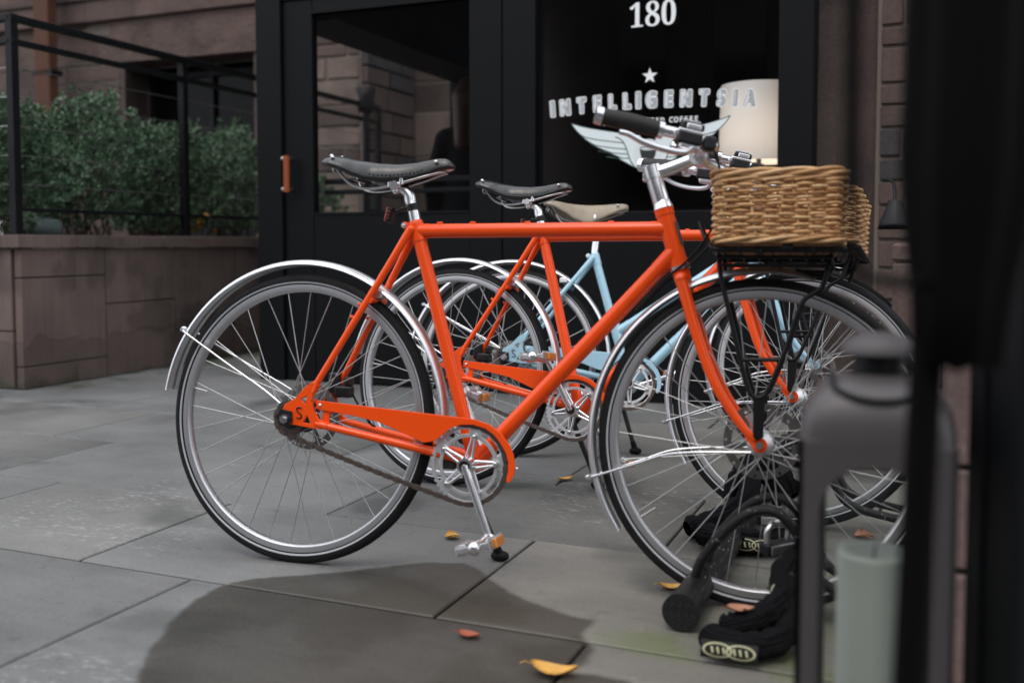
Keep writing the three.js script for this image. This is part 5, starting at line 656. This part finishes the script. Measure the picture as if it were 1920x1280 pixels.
// ---------------------------------------------------------------- lantern, closed umbrella and pier close to the camera
M.lantern = std({ color: lin(0.075, 0.066, 0.068), metalness: 0.2, roughness: 0.48, bumpMap: grainBump, bumpScale: 0.0006 });
{
  const o = thing('garden_lantern', 'dark brown metal garden lantern with arched openings and a domed lid', 'lantern', V(0.426, 0, -1.15), -0.36);
  const w = 0.166, h0 = 0.03, h1 = 0.50, hw = w / 2;
  const face = () => { const s = new THREE.Shape(); s.moveTo(-hw, h0); s.lineTo(hw, h0); s.lineTo(hw, 0.535); s.lineTo(-hw, 0.535); s.closePath(); const a = new THREE.Path(), x = hw - 0.024; a.moveTo(-x, 0.075); a.lineTo(-x, 0.508 - x); a.absarc(0, 0.508 - x, x, Math.PI, 0, true); a.lineTo(x, 0.075); a.closePath(); s.holes.push(a); return plate(s, 0, 0.008, 0.0015, 24); };
  for (let i = 0; i < 4; i++) { const m = mesh('arched_panel', once('lface', face), M.lantern, o); m.rotation.y = i * Math.PI / 2; m.position.set((hw - 0.004) * Math.sin(i * Math.PI / 2), 0, (hw - 0.004) * Math.cos(i * Math.PI / 2)); }
  mesh('base', [box(w + 0.016, 0.03, w + 0.016, 0, 0.015, 0, 0.005), box(w - 0.01, 0.012, w - 0.01, 0, 0.045, 0, 0.003)], M.lantern, o);
  { // shoulders: square plan rounding up to a round neck
    const pos = [], idx = [], prof = [[1, 0.533], [1, 0.54], [0.985, 0.552], [0.95, 0.566], [0.86, 0.580], [0.74, 0.590], [0.6, 0.597], [0.46, 0.602], [0.40, 0.604]], n = 48; prof.forEach(([k, y], i) => { const sq = 1 - i / (prof.length - 1); for (let j = 0; j < n; j++) { const a = j / n * Math.PI * 2, c = Math.cos(a), s = Math.sin(a), e = 2 / (2 + 7 * sq), X = Math.sign(c) * Math.pow(Math.abs(c), e), Z = Math.sign(s) * Math.pow(Math.abs(s), e); pos.push(X * k * hw, y, Z * k * hw); } }); for (let i = 0; i < prof.length - 1; i++) for (let j = 0; j < n; j++) { const a = i * n + j, b = i * n + (j + 1) % n; idx.push(a, a + n, b, b, a + n, b + n); } const g = new THREE.BufferGeometry(); g.setAttribute('position', new THREE.Float32BufferAttribute(pos, 3)); g.setIndex(idx); g.computeVertexNormals(); mesh('dome', g, M.lantern, o);
  }
  mesh('lid_cap', ring([[0, 0.651], [0.012, 0.65], [0.03, 0.645], [0.042, 0.636], [0.044, 0.627], [0.043, 0.626], [0, 0.626]], 32, 'y'), M.lantern, o); mesh('neck', [rod(V(0, 0.6, 0), V(0, 0.627, 0), 0.028, 0.028, 20)], M.black, o);
  mesh('ring_handle', sweep([V(-0.05, 0.606, 0.03), V(-0.045, 0.592, 0.06), V(-0.02, 0.583, 0.074), V(0.02, 0.582, 0.074), V(0.045, 0.591, 0.06), V(0.05, 0.606, 0.03)], 0.0035, 24, 8), M.black, o);
  for (let i = 0; i < 4; i++) { const m = mesh('pane', once('lpane', () => new THREE.PlaneGeometry(w - 0.03, 0.44)), M.lglass ||= phy({ color: lin(0.97, 0.98, 0.97), transmission: 1, roughness: 0, thickness: 0, ior: 1.3 }), o); m.rotation.y = i * Math.PI / 2; m.position.set((hw - 0.011) * Math.sin(i * Math.PI / 2), 0.29, (hw - 0.011) * Math.cos(i * Math.PI / 2)); }
  const c = thing('pillar_candle', 'thick off white pillar candle standing inside the garden lantern', 'candle', V(0.425, 0.05, -1.15), 0);
  mesh('wax', ring([[0, 0], [0.041, 0], [0.041, 0.338], [0.039, 0.344], [0.03, 0.342], [0.012, 0.336], [0, 0.335]], 40, 'y'), phy({ color: lin(0.36, 0.39, 0.35), roughness: 0.55 }), c); mesh('wick', rod(V(0, 0.334, 0), V(0.002, 0.35, 0), 0.0012, 0.001, 6), M.black, c);
}
{
  const o = thing('patio_umbrella', 'closed black patio umbrella with a bare pole in front of the lantern', 'umbrella', V(0, 0, 0), 0);
  M.canvas = phy({ color: lin(0.0025, 0.0023, 0.0024), roughness: 0.9, specularIntensity: 0.2 });
  const a = V(0.294, 0, -0.75), b = V(0.314, 0.658, -0.75), d = b.clone().sub(a).normalize(); mesh('pole', rod(a, a.clone().addScaledVector(d, 2.1), 0.0124, 0.0124, 24), M.canvas, o); mesh('foot_plate', rod(V(0.294, 0.0, -0.75), V(0.294, 0.03, -0.75), 0.13, 0.12, 40), M.black, o);
  const pos = [], idx = [], n = 64, m = 26; for (let i = 0; i <= m; i++) { const k = i / m, y = 0.662 + k * 1.3, cx = 0.336 + 0.003 * Math.sin(k * 6) + 0.022 * k, rw = 0.031 + 0.017 * smooth(0, 0.12, k) * (1 - 0.3 * k); for (let j = 0; j < n; j++) { const t = j / n * Math.PI * 2, f = 1 + 0.08 * Math.cos(8 * t + 1.5 * k) + 0.04 * Math.sin(3 * t + 5 * k); pos.push(cx + rw * f * Math.cos(t), y + 0.004 * Math.cos(8 * t) * (1 - k), -0.75 + rw * f * Math.sin(t)); } } for (let i = 0; i < m; i++) for (let j = 0; j < n; j++) { const q = i * n + j, e = i * n + (j + 1) % n; idx.push(q, q + n, e, e, q + n, e + n); } for (let j = 1; j + 1 < n; j++) idx.push(0, j, j + 1); const g = new THREE.BufferGeometry(); g.setAttribute('position', new THREE.Float32BufferAttribute(pos, 3)); g.setIndex(idx); g.computeVertexNormals(); mesh('folded_canopy', g, M.canvas, o);
  mesh('tie_strap', [sweep([V(0.187, 1.4, -0.55), V(0.186, 0.89, -0.55), V(0.1865, 0.82, -0.55), V(0.187, 0.786, -0.55), V(0.1875, 0.77, -0.55)], k => 0.0088 - 0.0056 * smooth(0.86, 1, k), 40, 12, { e: 0.5 }), sweep([V(0.1875, 0.778, -0.55), V(0.189, 0.748, -0.55), V(0.198, 0.735, -0.565), V(0.235, 0.730, -0.64), V(0.29, 0.7235, -0.72), V(0.316, 0.7245, -0.745)], 0.0036, 40, 10)], M.canvas, o);
}
{
  const o = thing('stone_pier', 'pinkish brown stone pier close by at the right edge', 'pier', V(0.897, 0, -1.678), -0.41);
  let y = 0; const hs = [0.22, 0.17, 0.24, 0.2, 0.26, 0.3, 0.3, 0.35, 0.4]; hs.forEach((h, i) => { const m = mesh('stone', boxUV(block(0.30, h - 0.006, 0.3, 800 + i, 0.004, 0.008), 1, i * 0.3, 0), M.pier ||= std({ map: brownTex(171, [0.27, 0.185, 0.165], 0.2, 0.25), bumpMap: grainBump, bumpScale: 0.0015, roughness: 0.9 }), o); m.position.y = y + h / 2; y += h; });
  const q = thing('door_frame', 'black painted door frame at the extreme right edge of the view', 'door frame', V(0.585, 0, -1.06), 0.1); mesh('post', box(0.12, 2.4, 0.06, 0, 1.2, 0, 0.006), M.blackPaint, q); mesh('stop', box(0.03, 2.4, 0.03, -0.05, 1.2, -0.045, 0.004), M.blackPaint, q);
}

// ---------------------------------------------------------------- someone in a dark coat inside the vestibule, half behind the door stile
function bodyGeo(res, size, centre, bones, k = 0.03) { // tapered capsules joined by a smooth minimum
  const mc = new MarchingCubes(res, new THREE.MeshStandardMaterial(), false, false, 120000), h = size / 2; mc.isolation = 0;
  for (let z = 0; z < res; z++) for (let y = 0; y < res; y++) for (let x = 0; x < res; x++) {
    const px = (x - res / 2) / (res / 2) * h + centre[0], py = (y - res / 2) / (res / 2) * h + centre[1], pz = (z - res / 2) / (res / 2) * h + centre[2]; let d = 9;
    for (const [a, b, ra, rb, fl = 1] of bones) { const ex = b[0] - a[0], ey = b[1] - a[1], ez = b[2] - a[2], L = ex * ex + ey * ey + ez * ez || 1e-9, t = clamp(((px - a[0]) * ex + (py - a[1]) * ey + (pz - a[2]) * ez) / L), q = Math.hypot(px - a[0] - t * ex, py - a[1] - t * ey, (pz - a[2] - t * ez) / fl) - (ra + (rb - ra) * t); const m = Math.max(k - Math.abs(d - q), 0) / k; d = Math.min(d, q) - m * m * k / 4; }
    mc.field[z * res * res + y * res + x] = -d;
  }
  mc.update(); const n = mc.count, g = new THREE.BufferGeometry(), P = mc.positionArray.slice(0, n * 3), N = mc.normalArray.slice(0, n * 3); for (let i = 0; i < n; i++) for (let c = 0; c < 3; c++) P[i * 3 + c] = P[i * 3 + c] * h + centre[c];
  g.setAttribute('position', new THREE.BufferAttribute(P, 3)); g.setAttribute('normal', new THREE.BufferAttribute(N, 3)); return g;
}
{
  const o = thing('person', 'person in a black coat with auburn hair, seen from behind through the door pane', 'person', S(-2.80, -6.05, 0.022), -YAW + Math.PI + 0.35), skin = std({ color: lin(0.42, 0.25, 0.18), roughness: 0.6 }), coat = phy({ color: lin(0.004, 0.004, 0.005), roughness: 0.85, specularIntensity: 0.3 }), hair = std({ color: lin(0.075, 0.028, 0.016), roughness: 0.55 });
  const hand = (x, y, z, sg) => { const out = [[[x, y, z], [x, y - 0.075, z + 0.01], 0.026, 0.03, 0.6]]; [[-0.024, 0.07], [-0.008, 0.082], [0.009, 0.078], [0.024, 0.062]].forEach(([dz, l]) => out.push([[x, y - 0.085, z + dz], [x - sg * 0.004, y - 0.085 - l * 0.55, z + dz + 0.008], 0.0095, 0.009], [[x - sg * 0.004, y - 0.085 - l * 0.55, z + dz + 0.008], [x - sg * 0.016, y - 0.085 - l, z + dz + 0.012], 0.009, 0.0075])); out.push([[x - sg * 0.01, y - 0.03, z + 0.024], [x - sg * 0.02, y - 0.075, z + 0.05], 0.012, 0.0095]); return out; };
  const limbs = [[[0, 1.46, 0], [0, 1.58, 0.01], 0.05, 0.052], [[0, 1.63, 0.005], [0, 1.72, 0.0], 0.082, 0.092], [[0, 1.585, 0.035], [0, 1.65, 0.045], 0.05, 0.062], [[0, 1.635, 0.10], [0, 1.66, 0.095], 0.014, 0.008], [[-0.085, 1.65, -0.005], [-0.085, 1.68, -0.005], 0.018, 0.02], [[0.085, 1.65, -0.005], [0.085, 1.68, -0.005], 0.018, 0.02], [[0, 0.95, 0], [0, 1.36, 0], 0.14, 0.15, 0.75]];
  for (const s of [1, -1]) { limbs.push([[s * 0.17, 1.42, 0], [s * 0.25, 1.13, -0.02], 0.05, 0.042], [[s * 0.25, 1.13, -0.02], [s * 0.25, 0.88, 0.04], 0.04, 0.028], ...hand(s * 0.25, 0.86, 0.045, s), [[s * 0.09, 0.93, 0], [s * 0.1, 0.5, 0.01], 0.085, 0.06], [[s * 0.1, 0.5, 0.01], [s * 0.1, 0.09, -0.02], 0.055, 0.036], [[s * 0.1, 0.06, -0.03], [s * 0.11, 0.04, 0.12], 0.04, 0.035]); }
  mesh('body', bodyGeo(96, 2.0, [0, 0.95, 0], limbs, 0.02), skin, o);
  const ct = [[[0, 0.7, 0], [0, 1.38, -0.005], 0.2, 0.165, 0.78], [[-0.13, 1.42, 0], [0.13, 1.42, 0], 0.075, 0.075], [[0, 0.55, 0], [0, 0.75, 0], 0.215, 0.205, 0.8]]; for (const s of [1, -1]) ct.push([[s * 0.175, 1.42, 0], [s * 0.255, 1.13, -0.02], 0.068, 0.058], [[s * 0.255, 1.13, -0.02], [s * 0.255, 0.91, 0.035], 0.057, 0.047], [[s * 0.095, 0.6, 0], [s * 0.105, 0.1, -0.02], 0.085, 0.052], [[s * 0.105, 0.05, -0.04], [s * 0.115, 0.035, 0.13], 0.05, 0.042]);
  mesh('coat', bodyGeo(90, 2.0, [0, 0.95, 0], ct, 0.04), coat, o);
  mesh('hair', bodyGeo(56, 0.7, [0, 1.55, 0], [[[0, 1.70, -0.012], [0, 1.74, -0.005], 0.104, 0.098], [[-0.04, 1.68, -0.05], [-0.05, 1.38, -0.1], 0.085, 0.055], [[0.04, 1.68, -0.05], [0.05, 1.38, -0.1], 0.085, 0.055]], 0.04), hair, o);
  for (const s of [1, -1]) mesh('eye', ball(0.011, V(s * 0.032, 1.672, 0.083)), M.black, o); mesh('mouth', ball(0.02, V(0, 1.598, 0.079), 1, 0.3, 0.5), std({ color: lin(0.3, 0.1, 0.08), roughness: 0.6 }), o);
}
// ---------------------------------------------------------------- neighbours outside the frame that shade the court
{ // tall neighbours that close the court
  const mk = (lab, s, t, w, h, d, mat) => { const o = siteThing('tall_building', lab, 'building', s, t); mesh('wall', boxUV(box(w, h, d, 0, h / 2, 0)), mat, o); const win = std({ color: lin(0.02, 0.022, 0.026), roughness: 0.1 }), r = rng(w * 100 | 0), zz = d / 2; for (let y = 2; y < h - 1.5; y += 3) for (let x = -w / 2 + 1.2; x < w / 2 - 1; x += 2.2) for (const sg of [1, -1]) { const f = mesh('window', box(1.1, 1.7, 0.1, x, y, sg * (zz - 0.02)), win, o); mesh('sill', box(1.3, 0.1, 0.16, 0, 0, 0), mat, f).position.set(x, y - 0.9, sg * (zz + 0.02)); } return o; };
  mk('brownstone terrace across the street behind the camera', 1, 15, 34, 9, 4, M.brownC);
}
renderer.render(scene, camera);
